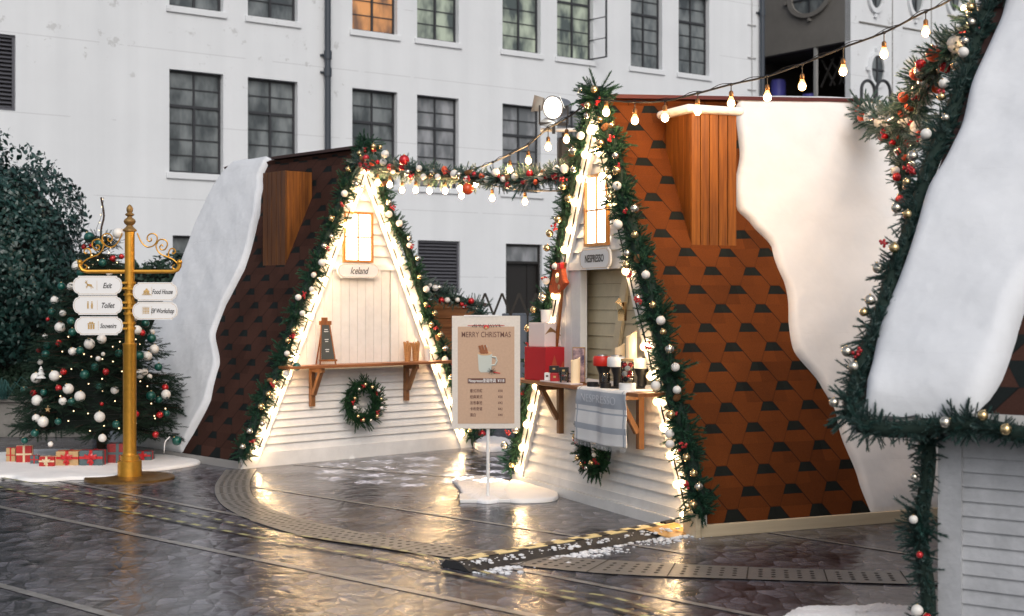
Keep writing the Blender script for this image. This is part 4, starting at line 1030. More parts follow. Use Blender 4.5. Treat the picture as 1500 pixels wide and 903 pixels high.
# ================================================================ SMALL WOODEN KIOSK BEHIND
kp = at(640, 600, 17.2); CK = Frame(kp.x, kp.y, R(14))
hk = thing('wooden_kiosk', 'small orange brown plank kiosk under a frosted garland behind the left hut', 'kiosk', CK.o, CK.a)
m = MB(); rt = lambda x: 1.78-.30*max(0, x+.1)
for i in range(15):
    z = i*.118
    m.box(-.5, .52, -.02, .02, z+.004, z+.114) if z+.12 < rt(.52) else m.box(-.5, min(.52, (1.78-z-.12)/.30-.1), -.02, .02, z+.004, z+.114)
m.build('plank_wall', MT['hut_wood'], hk)
m = MB(); m.box(-.5, .52, .05, 1.0, 0, 1.55); m.build('body', MT['hut_wood'], hk)
m = MB(); m.add([(-.56,-.12,1.84),(.62,-.12,1.60),(.62,1.05,1.60),(-.56,1.05,1.84),(-.56,-.12,1.80),(.62,-.12,1.56),(.62,1.05,1.56),(-.56,1.05,1.80)], [(0,1,2,3),(7,6,5,4),(0,4,5,1),(1,5,6,2),(2,6,7,3),(3,7,4,0)]); m.build('roof', MT['ridge'], hk)
# folding barrier
fb = thing('folding_barrier', 'black zigzag folding barrier in front of the ground floor door', 'barrier', at(700, 560, 19), 0)
fb.location.z = 0
m = MB(); L0 = at(698, 460, 19).x-fb.location.x; dx = 25*19/F; zt, zb = at(0, 430, 19).z, at(0, 462, 19).z
for k in range(6):
    m.bar((L0+k*dx, 0, zb), (L0+(k+.5)*dx, .0, zt), .03, .03); m.bar((L0+(k+.5)*dx, .02, zt), (L0+(k+1)*dx, .02, zb), .03, .03)
    m.bar((L0+k*dx, .02, zb), (L0+k*dx, .02, .0), .02, .02)
m.build('lattice', MT['wire'], fb)
m = MB(); m.box(L0, L0+6.2*dx, .03, .05, .0, zb-.01); m.build('lower_panel', mat('slate_panel', (.10,.12,.15), .6), fb)
k2 = thing('dark_cabinet', 'dark grey cabinet standing beyond the menu board by the door', 'cabinet', (at(750,600,21).x, 21, 0), 0)
m = MB(); m.box(-.15, .75, 0, .5, 0, 1.45); m.build('body', mat('slate_cabinet', (.07,.085,.11), .5), k2, bevel=.01)

# ================================================================ STAGE LAMP ON ITS STAND
lp = at(811, 158, 12.9)
sl = thing('stage_lamp', 'lit theatre spotlight clamped above the left slope of the open hut', 'spotlight', lp, 0)
tgt = gnd(672, 688); aim = (tgt-lp).normalized(); view = (Vector((0,0,1.6))-lp).normalized(); face = (view*.8+Vector((-.55,.0,-.05))).normalized()
Mq = face.to_track_quat('Z', 'Y').to_matrix().to_4x4()
m = MB(); m.lathe([(.035,-.22),(.07,-.20),(.085,-.12),(.100,-.03),(.108,.0),(.112,.015),(.100,.016),(.094,-.01),(.09,-.01)], 28, M=Mq); m.build('housing', MT['lamp_body'], sl, smooth='auto')
m = MB(); m.add([Mq @ Vector((.093*math.cos(2*PI*k/28), .093*math.sin(2*PI*k/28), .0)) for k in range(28)], [tuple(range(28))]); m.build('lens', MT['lens'], sl)
m = MB(); m.bar((-.13,0,.02), (-.13,.0,-.15), .015, .03); m.bar((.13,0,.02), (.13,0,-.15), .015, .03); m.bar((-.13,0,-.15), (.13,0,-.15), .015, .03); m.bar((0,0,-.15),(0,0,-.24),.03,.03); m.build('yoke', MT['wire'], sl)
for k, a in enumerate((20, 160, 250)):
    m = MB(); c, s = math.cos(R(a)), math.sin(R(a)); vs = [Mq @ Vector(v) for v in ((.11*c-.06*s,.11*s+.06*c,.01),(.11*c+.06*s,.11*s-.06*c,.01),(.17*c+.08*s,.17*s-.08*c,.10),(.17*c-.08*s,.17*s+.08*c,.10))]
    m.add(vs, [(0,1,2,3)]); m.build('barn_door', MT['lamp_body'], sl)
st = thing('lamp_stand', 'black lamp stand with crossbar and control boxes behind the open hut', 'stand', (lp.x+.10, lp.y+.10, 0), 0)
m = MB(); m.tube([(0,0,0),(0,0,lp.z-.22)], .022, 10); m.tube([(0,0,0),(0,0,1.2)], .03, 10); m.build('pole', MT['wire'], st, smooth='auto')
m = MB(); m.tube([(-.22,-.06,lp.z-.20),(.45,-.06,lp.z-.20)], .018, 10); m.build('crossbar', MT['white_metal'], st, smooth='auto')
bz = at(0, 225, 12.9).z
m = MB(); m.box(-.06, .36, -.03, .25, bz-.20, bz+.17); m.build('control_box', MT['black'], st, bevel=.04)
m = MB(); m.box(.06, .22, -.05, .1, bz-1.0, bz-.3); m.build('ballast_box', MT['black'], st, bevel=.02)
for a in (10, 130, 250): m = MB(); m.bar((0,0,.5), (.45*math.cos(R(a)), .45*math.sin(R(a)), .01), .02, .02); m.build('leg', MT['wire'], st)

# ================================================================ SIGNPOST
sp_ = gnd(190, 702); sp = thing('signpost', 'tall gold signpost with scrollwork arms and five white plaques', 'signpost', sp_, 0)
d = sp_.y; mpp = d/F; Z = lambda py: at(0, py, d).z
m = MB(); m.lathe([(.40,0),(.40,.018),(.385,.026),(.12,.03)], 56); m.build('base_plate', MT['gold_dark'], sp, smooth='auto')
m = MB(); m.lathe([(.108,.028),(.108,.165),(.10,.172),(.085,.174),(.085,.215),(.078,.22),(.064,.221),(.062,.24)], 36)
m.lathe([(.060,.24),(.060,Z(507)),(.063,Z(506)),(.063,Z(503)),(.044,Z(502.5)),(.044,Z(340))], 30); m.build('pole', MT['gold_paint'], sp, smooth='auto')
zt = Z(340)
m = MB(); m.lathe([(.050,zt),(.062,zt+.008),(.062,zt+.018),(.045,zt+.035),(.030,zt+.05),(.026,zt+.058),(.046,zt+.075),(.054,zt+.095),(.046,zt+.115),(.024,zt+.13),(.020,zt+.14),(.040,zt+.152),(.042,zt+.16),(.022,zt+.175),(.028,zt+.19),(.030,zt+.215),(.020,zt+.235),(.004,zt+.25)], 24); m.build('finial', mat('finial_gold', (.36,.22,.08), .5, metal=.6, noise=.4, nscale=60), sp, smooth='auto')
za = Z(398); ang = R(-4)
for sg in (-1, 1):
    L = .455 if sg < 0 else .455
    m = MB(); m.tube([(sg*.03,0,za),(sg*(L-.06),0,za),(sg*(L-.02),0,za+.015),(sg*L,0,za+.05),(sg*L,0,za+.07)], .019, 10); m.ball((sg*L,0,za+.085), .026, 12); m.build('arm', MT['gold_paint'], sp, smooth='auto')
    m = MB()
    def spiral(cx, cz, r0, a0, turns, dirn):
        return [(cx+r0*(1-.62*t)*math.cos(a0+dirn*t*turns*2*PI), 0, cz+r0*(1-.62*t)*math.sin(a0+dirn*t*turns*2*PI)) for t in [k/26 for k in range(27)]]
    X = lambda px: (px-184)*mpp*sg if sg > 0 else (184-px)*mpp*-1
    def Q(dx, py): return (sg*dx*mpp, 0, Z(py))
    # scrolls measured away from the pole centre
    for pts in ([Q(11,342),Q(17,355),Q(25,362),Q(33,361),Q(39,355),Q(40,347),Q(36,343),Q(30,343),Q(26,347),Q(26,352),Q(29,354),Q(32,352),Q(31,349)],
                [Q(38,358),Q(40,366),Q(46,373),Q(56,377),Q(64,381),Q(70,387),Q(71,393),Q(67,395),Q(63,393),Q(63,390),Q(66,388)],
                [Q(39,358),Q(43,352),Q(49,351),Q(54,354),Q(55,360),Q(51,366),Q(46,366),Q(44,362),Q(47,359),Q(49,361)],
                [Q(57,377),Q(57,370),Q(60,365),Q(65,365),Q(67,369),Q(64,372),Q(62,370)]):
        m.tube(smoothpath(pts, 5), .0065, 7)
    m.build('scrollwork', MT['gold_paint'], sp, smooth='auto')
def icon(parent, kind, x):
    m = MB(); y = -.0105
    if kind == 'deer':
        for a, b, w in (((-.02,0),(.02,.006),.014),((.018,.006),(.03,.028),.007),((.03,.028),(.042,.024),.008),((-.018,-.002),(-.034,-.024),.004),((-.012,-.004),(-.014,-.028),.004),((.015,0),(.034,-.014),.004),((.018,0),(.028,-.026),.004),((.028,.03),(.022,.046),.003),((.03,.03),(.036,.046),.003)):
            m.bar((x-a[0],y,a[1]),(x-b[0],y,b[1]),.002,w*1.3,up=(0,0,1)) if abs(a[0]-b[0]) > abs(a[1]-b[1]) else m.bar((x-a[0],y,a[1]),(x-b[0],y,b[1]),.002,w*1.3,up=(1,0,0))
    elif kind == 'people':
        for dx in (-.018, .018): m.box(x+dx-.007, x+dx+.007, y-.001, y+.001, -.03, .02); m.ball((x+dx,y,.03), .007, 8, sc=(1,.2,1))
        m.box(x+.006, x+.030, y-.0015, y+.001, -.008, -.004)
    elif kind == 'gift':
        for dx in (-.022, 0, .022): m.box(x+dx-.008, x+dx+.008, y-.001, y+.001, -.03, .012)
        m.box(x-.033, x+.033, y-.001, y+.001, .015, .023); m.ball((x-.01,y,.03), .009, 8, sc=(1,.2,.8)); m.ball((x+.01,y,.03), .009, 8, sc=(1,.2,.8))
    elif kind == 'food':
        m.box(x-.04, x+.04, y-.001, y+.001, -.03, -.024); m.box(x-.03, x+.03, y-.001, y+.001, -.02, -.012); m.ball((x-.012,y,0), .014, 10, sc=(1,.1,1)); m.ball((x+.014,y,0), .014, 10, sc=(1,.1,1)); m.ball((x+.002,y,.018), .011, 10, sc=(1,.1,1))
    else:
        for i in range(4):
            for j in range(4): m.ball((x+(i-1.5)*.014, y, (j-1.5)*.014), .006, 8, sc=(1,.2,1))
        m.box(x-.036,x-.034,y-.001,y+.001,-.034,.034); m.box(x-.034,x+.03,y-.001,y+.001,.032,.034)
    m.build('icon', MT['gold_ink'], parent)
for (px, py, w, hh, body, kd, sg) in ((143,418.5,70,28,'Exit','deer',-1),(143.5,447.5,70,28,'Toilet','people',-1),(145,477.5,68,27,'Souvenirs','gift',-1),(227.5,427.5,63,27,'Food House','food',1),(227.5,455.5,64,26,'Elf Workshop','elf',1)):
    p = at(px, py, d-.08); W_, Hh = w*mpp, hh*mpp; m = MB(); m.prism(plaque_pts(W_*.40, W_*.5, Hh*.5), -.008, .008)
    s = m.build('sign_panel', MT['plaque'], sp, loc=(p.x-sp_.x, -.08, p.z)); bm_fix(s.data)
    m = MB(); P_ = plaque_pts(W_*.385, W_*.475, Hh*.44); n = len(P_)
    for k in range(n): a, b = P_[k], P_[(k+1) % n]; m.tube([(a[0],-.0085,a[1]),(b[0],-.0085,b[1])], .0012, 4)
    m.build('border', MT['gold_ink'], s); icon(s, kd, -W_*.16 if sg < 0 else -W_*.20)
    m = MB(); m.box(-W_*.01, -W_*.01+.002, -.0095, -.0085, -Hh*.25, Hh*.25) if sg < 0 else m.box(-W_*.08, -W_*.08+.002, -.0095, -.0085, -Hh*.25, Hh*.25); m.build('divider', MT['gold_ink'], s)
    text('lettering', body, .060 if len(body) > 8 else .068, MT['ink'], s, (W_*.20 if sg < 0 else W_*.165, -.0100, -.003), shear=.35, off=.0009, sx=.62 if len(body) > 8 else .74)
    m = MB()
    for dz in (.025, -.025): m.lathe([(.056,p.z+dz-.012),(.056,p.z+dz+.012)], 20); m.box(min(0, sg*.10), max(0, sg*.10), -.085, -.045, p.z+dz-.008, p.z+dz+.008)
    m.build('clamp', MT['gold_paint'], sp)

# ================================================================ MENU BOARD
mp_ = gnd(715, 733); mr = thing('menu_board', 'white framed kraft christmas menu board on a thin white pole', 'menu board', mp_, R(3))
D_ = mp_.y; k = D_/F; bz0, bz1 = at(0, 628, D_).z, at(0, 463, D_).z; bw = .555; cx = (712-715)*k; bc = (bz0+bz1)/2; bh = bz1-bz0
m = MB(); m.box(cx-bw/2, cx+bw/2, -.012, .012, bz0, bz1); bo = m.build('board', MT['board'], mr, bevel=.002)
m = MB(); m.box(cx-bw*.415, cx+bw*.415, -.0145, -.0125, bz0+bh*.045, bz1-bh*.095); m.build('menu_panel', MT['kraft'], bo)
m = MB(); m.tube([(0,.02,0.03),(0,.02,bz0+.3)], .014, 12); m.build('pole', MT['white_metal'], mr, smooth='auto')
m = MB(); m.box(-.23,.23,-.16,.2,0,.03); m.build('foot', MT['white_metal'], mr, bevel=.005)
m = MB(); m.box(cx-.18, cx+.1, -.016, .016, bz1-.004, bz1+.006); m.build('top_clip', MT['plaque'], mr)
yy = -.0155; BZ = lambda f: bz1-bh*f
text('heading', 'MERRY CHRISTMAS', .064, MT['brown_ink'], bo, (cx, yy, BZ(.168)), off=.0003, sx=.72, space=1.02)
m = MB(); m.box(cx-.150, cx+.158, yy-.001, yy+.0005, BZ(.597), BZ(.553)); m.build('price_band', MT['brown_ink'], bo)
text('band_lettering', 'Nespresso圣诞特调  ¥118', .034, MT['plaque'], bo, (cx+.003, yy-.0025, BZ(.576)), off=.0003, sx=.78)
for i, (a, b) in enumerate((('意式浓缩','¥38'),('经典美式','¥38'),('浓香拿铁','¥42'),('卡布奇诺','¥42'),('澳白','¥40'))):
    f = .666+i*.0535; text('menu_item', a, .031, MT['brown_ink'], bo, (cx-.132, yy, BZ(f)), off=.0003, align='LEFT', sx=.82)
    text('menu_price', b, .029, MT['brown_ink'], bo, (cx+.135, yy, BZ(f)), off=.0002, align='RIGHT', sx=.85)
# printed picture: cup of cocoa with cinnamon and star anise
m = MB(); cz = BZ(.40); 
m.prism([(cx-.068,cz+.06),(cx-.060,cz-.075),(cx-.045,cz-.092),(cx+.025,cz-.092),(cx+.042,cz-.075),(cx+.050,cz+.06)], yy-.001, yy, 0)
m.tube([(cx+.046,yy,cz+.035),(cx+.078,yy,cz+.03),(cx+.088,yy,cz+.0),(cx+.074,yy,cz-.03),(cx+.044,yy,cz-.035)], .008, 6, 0)
m.ball((cx-.009,yy-.001,cz+.062), .058, 20, 1, (1,.02,.30)); m.ball((cx-.02,yy-.003,cz+.075), .035, 16, 2, (1,.02,.5)); m.ball((cx-.005,yy-.003,cz+.118), .014, 12, 0, (1,.05,1))
for (a, b) in ((-.055,.115),(-.035,.12),(-.01,.12)): m.bar((cx+a+.02,yy-.004,cz+.06),(cx+a,yy-.004,cz+b+.01),.002,.018,2,up=(1,0,0))
for k_ in range(8):
    a = 2*PI*k_/8; m.bar((cx+.045,yy-.005,cz-.08),(cx+.045+.034*math.cos(a),yy-.005,cz-.08+.030*math.sin(a)),.002,.010,3,up=(0,1,0))
m.bar((cx+.06,yy-.005,cz-.09),(cx+.115,yy-.005,cz-.10),.002,.008,4)
m.build('cup_picture', [mat('cup_print', (.50,.54,.50), .6), mat('foam_print', (.60,.38,.22), .6), mat('cinnamon_print', (.28,.10,.04), .6), MT['black'], MT['ribbon']], bo)
m = MB()
for k_ in range(24):
    x = (k_-11.5)*.0098; m.bar((cx+x,yy-.001,BZ(.088)-.004*math.cos(x*40)),(cx+x+NR.randn()*.006,yy-.001,BZ(.088)+(.012 if k_ % 2 else -.012)),.002,.005,0,up=(1,0,0))
m.bar((cx-.15,yy-.001,BZ(.085)),(cx+.15,yy-.001,BZ(.085)),.002,.004,1); m.ball((cx+.0,yy-.003,BZ(.098)), .022, 12, 1, (1,.1,.8)); m.ball((cx+.0,yy-.005,BZ(.108)), .012, 12, 2, (1,.1,1))
m.build('holly_print', [MT['tape_b'], MT['ribbon'], MT['gift_gold']], bo)

# ================================================================ WREATHS
def wreath(frame, px, py, label, R0=.18, squeeze=1.0, y=-.10):
    c = frame.hit(px, py, 0, 1, 0, y); w = frame.w(c.x, y, c.z); t = thing('wreath', label, 'wreath', w, frame.a, 'evergreen wreaths under the shelves')
    pl = []
    for i in range(420):
        a = 2*PI*i/420+NR.randn()*.05; v = Vector(NR.randn(3)); v.y = -abs(v.y); v.normalize(); tg = Vector((-math.sin(a),0,math.cos(a)))
        pl.append((Vector((R0*math.cos(a),0,R0*math.sin(a)))+v*.01, v*1.0+tg*.7, .85*(.8+.4*NR.rand())))
    for a in (.3, 2.0, 4.2, 4.9): pl.append((Vector((R0*math.cos(a),-.01,R0*math.sin(a))), Vector((math.cos(a+.4),-.1,math.sin(a+.4))), 1.15))
    cr = MB(); cr.tube([(R0*math.cos(2*PI*k/24),0,R0*math.sin(2*PI*k/24)) for k in range(25)], .035, 8)
    foliage('foliage', pl, MT['wreath_green'], t, 'g', cr)
    for k in range(12):
        a = 2*PI*k/12+.2; p = Vector((R0*math.cos(a)*(.9+.2*NR.rand()), -.105, R0*math.sin(a)*(.9+.2*NR.rand()))); kd = ['b_gold','b_white','b_gold','b_gold','b_silver'][k % 5]
        mm = MB(); mm.ball((0,0,0), .017+.006*NR.rand(), 14); mm.build('bauble', MT[kd], t, smooth=True, loc=p)
    for k in range(5): a = 2*PI*k/5+.6; berry_cluster(Vector((R0*math.cos(a),-.085,R0*math.sin(a))), t, .9)
wreath(C1, 530, 590, 'full evergreen wreath with gold baubles beneath the empty shelf')
wreath(C2, 874, 652, 'evergreen wreath half hidden below the grey striped towel', y=-.09)

# ================================================================ THINGS ON THE SHELVES
def on(frame, px, y, z=None, f=None):
    p = frame.hit(px, 500, 0, 1, 0, y); return frame.w(p.x, y, z)
def prop(name, label, cat, frame, px, y, z, rz=0, group=None): return thing(name, label, cat, on(frame, px, y, z), frame.a+rz, group)
# left hut: easel and cups
e = prop('easel_sign', 'small wooden easel with a grey menu chalkboard on the left shelf', 'easel', C1, 476, -.14, SZ1, R(-24))
hE = .44
m = MB(); m.bar((-.06,-.05,.0),(-.035,.0,hE),.014,.014,up=(1,0,0)); m.bar((.10,-.05,.0),(.04,.0,hE),.014,.014,up=(1,0,0)); m.bar((-.07,.10,.0),(-.02,.01,hE-.02),.012,.012,up=(1,0,0)); m.box(-.06,.065,-.012,.012,hE-.04,hE); m.box(-.035,.025,-.01,.01,hE,hE+.035); m.box(-.07,.11,-.075,-.035,.035,.055); m.build('frame', MT['chim_wood'], e)
m = MB(); m.add([(-.048,-.058,.055),(.086,-.058,.055),(.038,-.012,hE-.04),(-.034,-.012,hE-.04),(-.048,-.05,.055),(.086,-.05,.055),(.038,-.004,hE-.04),(-.034,-.004,hE-.04)], [(0,1,2,3),(7,6,5,4),(0,3,7,4),(1,5,6,2)]); cb_ = m.build('chalkboard', MT['chalk'], e)
m = MB()
for (z, w) in ((.35,.035),(.33,.045),(.25,.04),(.23,.03),(.15,.04),(.13,.03)):
    y_ = -.058+(z-.055)/(hE-.095)*.046-.004; m.box(.005-w*.5+.012*(1-z/.4), .005+w*.5+.012*(1-z/.4), y_-.001, y_, z, z+.008)
m.build('chalk_lines', MT['chalk_ink'], cb_)
for i, (px, wd_) in enumerate(((597,.06),(609,.06))):
    t = prop('churro_cup', ['kraft cup packed with long churros, left of the pair','kraft cup packed with long churros, right of the pair'][i], 'churros', C1, px, -.12, SZ1, group='cups of churros on the left hut shelf')
    m = MB(); m.lathe([(.030,0),(.038,.11),(.036,.11),(.030,.01)], 18); m.build('cup', MT['churro'], t, smooth='auto')
    for k_ in range(8):
        a = 2*PI*k_/8; m = MB(); m.tube([(.017*math.cos(a),.017*math.sin(a),.01),(.038*math.cos(a),.038*math.sin(a),.19+.03*NR.rand())], .0095, 6); m.build('churro', MT['churro'], t)
t = prop('paper_cup', 'small white patterned cone cup at the right end of the left shelf', 'cup', C1, 626, -.12, SZ1)
m = MB(); m.lathe([(.028,0),(.042,.13),(.040,.13),(.027,.008)], 18); m.build('body', MT['ceramic'], t, smooth='auto')
m = MB(); m.ball((0,0,.135), .035, 12); m.build('filling', MT['wax'], t, smooth=True)
# right hut shelf
def carton(name, label, px0, px1, y, z, h, dep, mt, rz=R(42), grp=None, cat='box'):
    """box turned so that two faces show; px0..px1 is its silhouette"""
    c = on(C2, (px0+px1)/2, y, z); wd = (px1-px0)*c.y/F
    t = thing(name, label, cat, c, rz, grp); s = 1.15*wd/(math.cos(rz)+dep*math.sin(rz)); m = MB(); m.box(-s/2, s/2, -s*dep/2, s*dep/2, .001, h); m.build('carton', mt, t, bevel=.003); return t, s
def zpx(py, c): return (HY-py)/F*c.y+CAMZ
t, s = carton('gift_carton', 'large red carton with gold mountain print at the left of the shelf', 773, 834, -.10, SZ2, .275, .95, MT['red_box'], R(38))
m = MB()
for (a, b, c) in ((-.4,.05,.30),(-.1,.40,.22)):
    m.add([(s*a,-s*.475-.001,.03),(s*(a+b)/2,-s*.475-.001,.03+c*.6),(s*b,-s*.475-.001,.03),(s*(a+b)/2+.01,-s*.475-.001,.03+c*.25)], [(0,3,1),(3,2,1)])
m.add([(s*.5+.001,-s*.3,.02),(s*.5+.001,.02,.20),(s*.5+.001,s*.35,.02),(s*.5+.001,.02,.08)], [(0,3,1),(3,2,1)])
m.build('mountain_print', MT['red_print'], t)
t2, s2 = carton('gift_carton', 'white carton with bronze mountain print stacked on the red carton', 778, 824, -.10, SZ2+.276, .20, .95, MT['pink_box'], R(38))
m = MB(); m.add([(-s2*.5,-s2*.475-.001,.10),(-s2*.22,-s2*.475-.001,.165),(s2*.48,-s2*.475-.001,.07),(-s2*.1,-s2*.475-.001,.125),(-s2*.3,-s2*.475-.001,.12)], [(0,4,3,2,1)][:1]); m.add([(s2*.5+.001,-s2*.45,.01),(s2*.5+.001,.06,.155),(s2*.5+.001,.08,.135),(s2*.5+.001,s2*.4,.16),(s2*.5+.001,s2*.0,.10),(s2*.5+.001,-s2*.4,.0)], [(0,5,4,1),(1,4,3,2)]); m.build('mountain_print', MT['bronze'], t2)
t = thing('ceramic_mug', 'plain white mug standing on top of the white carton', 'mug', on(C2, 800, -.10, SZ2+.478), 0)
m = MB(); m.lathe([(.040,0),(.044,.01),(.046,.105),(.043,.105),(.040,.012)], 24); m.build('body', MT['ceramic'], t, smooth='auto')
m = MB(); m.tube([(.044,0,.09),(.065,0,.085),(.072,0,.06),(.065,0,.035),(.044,0,.028)], .006, 7); m.build('handle', MT['ceramic'], t, smooth=True)
t = thing('serving_tray', 'thin pale tray under the little boxes and coffee glass', 'tray', on(C2, 822, -.235, SZ2), C2.a); m = MB(); m.box(-.30,.27,-.05,.06,0.001,.012); m.build('tray', MT['pink_box'], t, bevel=.003)
for (px, w, h_, z_, mt, lab) in ((802,8,.062,.012,'white','small white capsule box beside the small red one'),(813,13,.062,.012,'red_box','small red capsule box on the pale tray'),(812,14,.055,.075,'black','small black capsule box stacked behind the coffee glass'),(826,14,.060,.066,'black','longer black capsule box stacked behind the coffee glass')):
    c = on(C2, px, -.245 if z_ < .05 else -.20, SZ2+z_+.001); wd = w*c.y/F; t = thing('capsule_box', lab, 'box', c, R(-8), 'small capsule boxes on the tray'); m = MB(); m.box(-wd/2, wd/2, -.03, .03, 0, h_); m.build('carton', MT[mt], t, bevel=.002)
    m = MB(); m.box(-.010, .010, -.0315, -.0305, h_*.45, h_*.7); m.build('label', MT['gold_ink'] if mt != 'white' else MT['brown_ink'], t)
def glass_cup(px, y, z, lab, r=.037, h_=.085):
    t = thing('glass_cup', lab, 'glass', on(C2, px, y, z), 0); m = MB(); m.lathe([(r*.92,.0),(r,.01),(r,h_),(r*.93,h_),(r*.9,.012)], 24); m.build('glass', MT['glass'], t, smooth='auto')
    m = MB(); m.lathe([(r*.86,.014),(r*.88,h_*.55)], 24); m.build('coffee', MT['coffee'], t, smooth='auto')
    m = MB(); m.tube([(r*.98,0,h_*.8),(r+.02,0,h_*.75),(r+.022,0,h_*.45),(r*.98,0,h_*.35)], .005, 7); m.build('handle', MT['glass'], t, smooth=True)
glass_cup(826.5, -.25, SZ2+.013, 'glass coffee cup on the tray in front of the red carton')
def candle(px, y, z, r, h_, lab, slant=.02):
    t = thing('pillar_candle', lab, 'candle', on(C2, px, y, z), 0, 'flameless pillar candles on the shelf'); m = MB(); n = 24; vs = []; 
    for k_ in range(n):
        a = 2*PI*k_/n; vs.append((r*math.cos(a), r*math.sin(a), 0))
    for k_ in range(n):
        a = 2*PI*k_/n; vs.append((r*math.cos(a), r*math.sin(a), h_+slant*math.cos(a)+.004*math.sin(3*a)))
    vs.append((0,0,h_-.012)); m.add(vs, [(k_, (k_+1) % n, n+(k_+1) % n, n+k_) for k_ in range(n)]+[(n+k_, n+(k_+1) % n, 2*n) for k_ in range(n)]+[tuple(reversed(range(n)))])
    m.build('wax', MT['wax'], t, smooth='auto'); m = MB(); m.tube([(0,0,h_-.012),(0,0,h_+.012)], .002, 5); m.build('wick', MT['black'], t)
candle(843, -.20, SZ2+.012, .037, .185, 'amber pillar candle between the coffee glass and framed card', .012)
candle(908, -.02, SZ2+.14, .038, .17, 'shorter cream pillar candle behind the coffee machines')
candle(925, -.10, SZ2+.16, .040, .25, 'tallest cream pillar candle behind the bauble jar', .025)
t = thing('picture_card', 'tall framed card with a dusky tower picture behind the candle', 'picture', on(C2, 848, -.09, SZ2+.002), R(-12))
m = MB(); m.box(-.052,.052,-.006,.006,0,.285); b_ = m.build('frame', MT['bronze'], t, bevel=.002)
pm = bpy.data.materials.new('card_print'); pm.use_nodes = True; nt = pm.node_tree; b = nt.nodes['Principled BSDF']; tc = nt.nodes.new('ShaderNodeTexCoord'); n_ = N(nt, 'ShaderNodeTexNoise', i2=22., i3=4.); nt.links.new(tc.outputs['Object'], n_.inputs[0])
cr = nt.nodes.new('ShaderNodeValToRGB'); nt.links.new(n_.outputs[0], cr.inputs[0]); cr.color_ramp.elements[0].color = (.10,.07,.12,1); cr.color_ramp.elements[1].color = (.60,.40,.38,1); cr.color_ramp.elements[0].position = .4; cr.color_ramp.elements[1].position = .65; nt.links.new(cr.outputs[0], b.inputs['Base Color'])
m = MB(); m.box(-.046,.046,-.0085,-.0065,.008,.277); m.build('print', pm, t)
m = MB(); m.prism([(-.014,.06),(.014,.06),(.003,.17),(.0,.22),(-.003,.17)], -.0105, -.009); m.build('tower_print', MT['chalk'], t)
def machine(px, y, top, lab, body=.155):
    t = thing('coffee_machine', lab, 'coffee machine', on(C2, px, y, SZ2+.001), 0, 'rounded capsule coffee machines')
    m = MB(); m.lathe([(.058,0),(.058,.012),(.030,.02),(.030,.02)], 28); m.lathe([(.036,.012),(.036,body*.6),(.060,body),(.060,body+.005)], 28, o=(.012,.0,0)); m.build('body', MT['black'], t, smooth='auto')
    m = MB(); m.lathe([(.066,body+.004),(.070,body+.012),(.070,body+.065),(.062,body+.078),(.03,body+.081)], 32); m.build('lid', MT[top], t, smooth='auto')
    m = MB(); m.lathe([(.042,body+.080),(.040,body+.090),(.02,body+.092)], 24); m.build('lever_cap', MT['lamp_body'], t, smooth='auto')
machine(882, -.15, 'red', 'coffee machine with a bright red lid on the shelf')
machine(903, -.17, 'white', 'coffee machine with a white lid next to the bauble jar', .16)
machine(938, -.03, 'white', 'coffee machine with a white lid tucked beside the right garland', .15)
t = thing('display_plinth', 'round white plinth under the jar of baubles', 'plinth', on(C2, 919, -.22, SZ2+.006), 0); m = MB(); m.lathe([(.062,0),(.062,.048),(.058,.052)], 30); m.build('drum', MT['white'], t, smooth='auto')
t = thing('bauble_jar', 'glass jar filled with red and white baubles on a plinth', 'jar', on(C2, 919, -.22, SZ2+.06), 0)
m = MB(); m.lathe([(.046,0),(.048,.006),(.048,.15),(.042,.158),(.045,.158),(.045,.156)], 28); m.build('glass', MT['glass'], t, smooth='auto')
m = MB(); m.lathe([(.047,.158),(.047,.172),(.02,.176)], 24); m.build('lid', MT['gift_gold'], t, smooth='auto')
for i, (x, y, z, kd) in enumerate(((-.015,-.02,.025,'black'),(.02,-.01,.028,'b_silver'),(-.02,.0,.065,'b_white'),(.018,-.016,.072,'b_red'),(.0,-.02,.105,'b_white'),(-.020,-.005,.130,'b_red'),(.022,0,.128,'b_red'),(0,.02,.05,'b_red'),(0,.02,.1,'b_silver'))):
    o = MB().ball((0,0,0), .020, 14).build('bauble', MT[kd], smooth=True, loc=t.location+Vector((x,y,z))); tag(o, 'small coloured bauble packed inside the glass jar', 'bauble', 'small baubles inside the glass jar')
t = thing('black_dish', 'low round black dish at the edge of the towel', 'dish', on(C2, 868, -.25, SZ2+.006), 0); m = MB(); m.lathe([(.040,0),(.044,.006),(.044,.034),(.040,.034),(.038,.01)], 24); m.build('bowl', MT['black'], t, smooth='auto')
t = thing('cup_stand', 'squat black cup stand in front of the coffee machines', 'stand', on(C2, 887, -.25, SZ2+.006), 0); m = MB(); m.lathe([(.040,0),(.042,.006),(.042,.036),(.03,.038)], 24); m.build('base', MT['black'], t, smooth='auto')
glass_cup(887, -.25, SZ2+.046, 'glass coffee cup raised on the black cup stand', .034, .072)
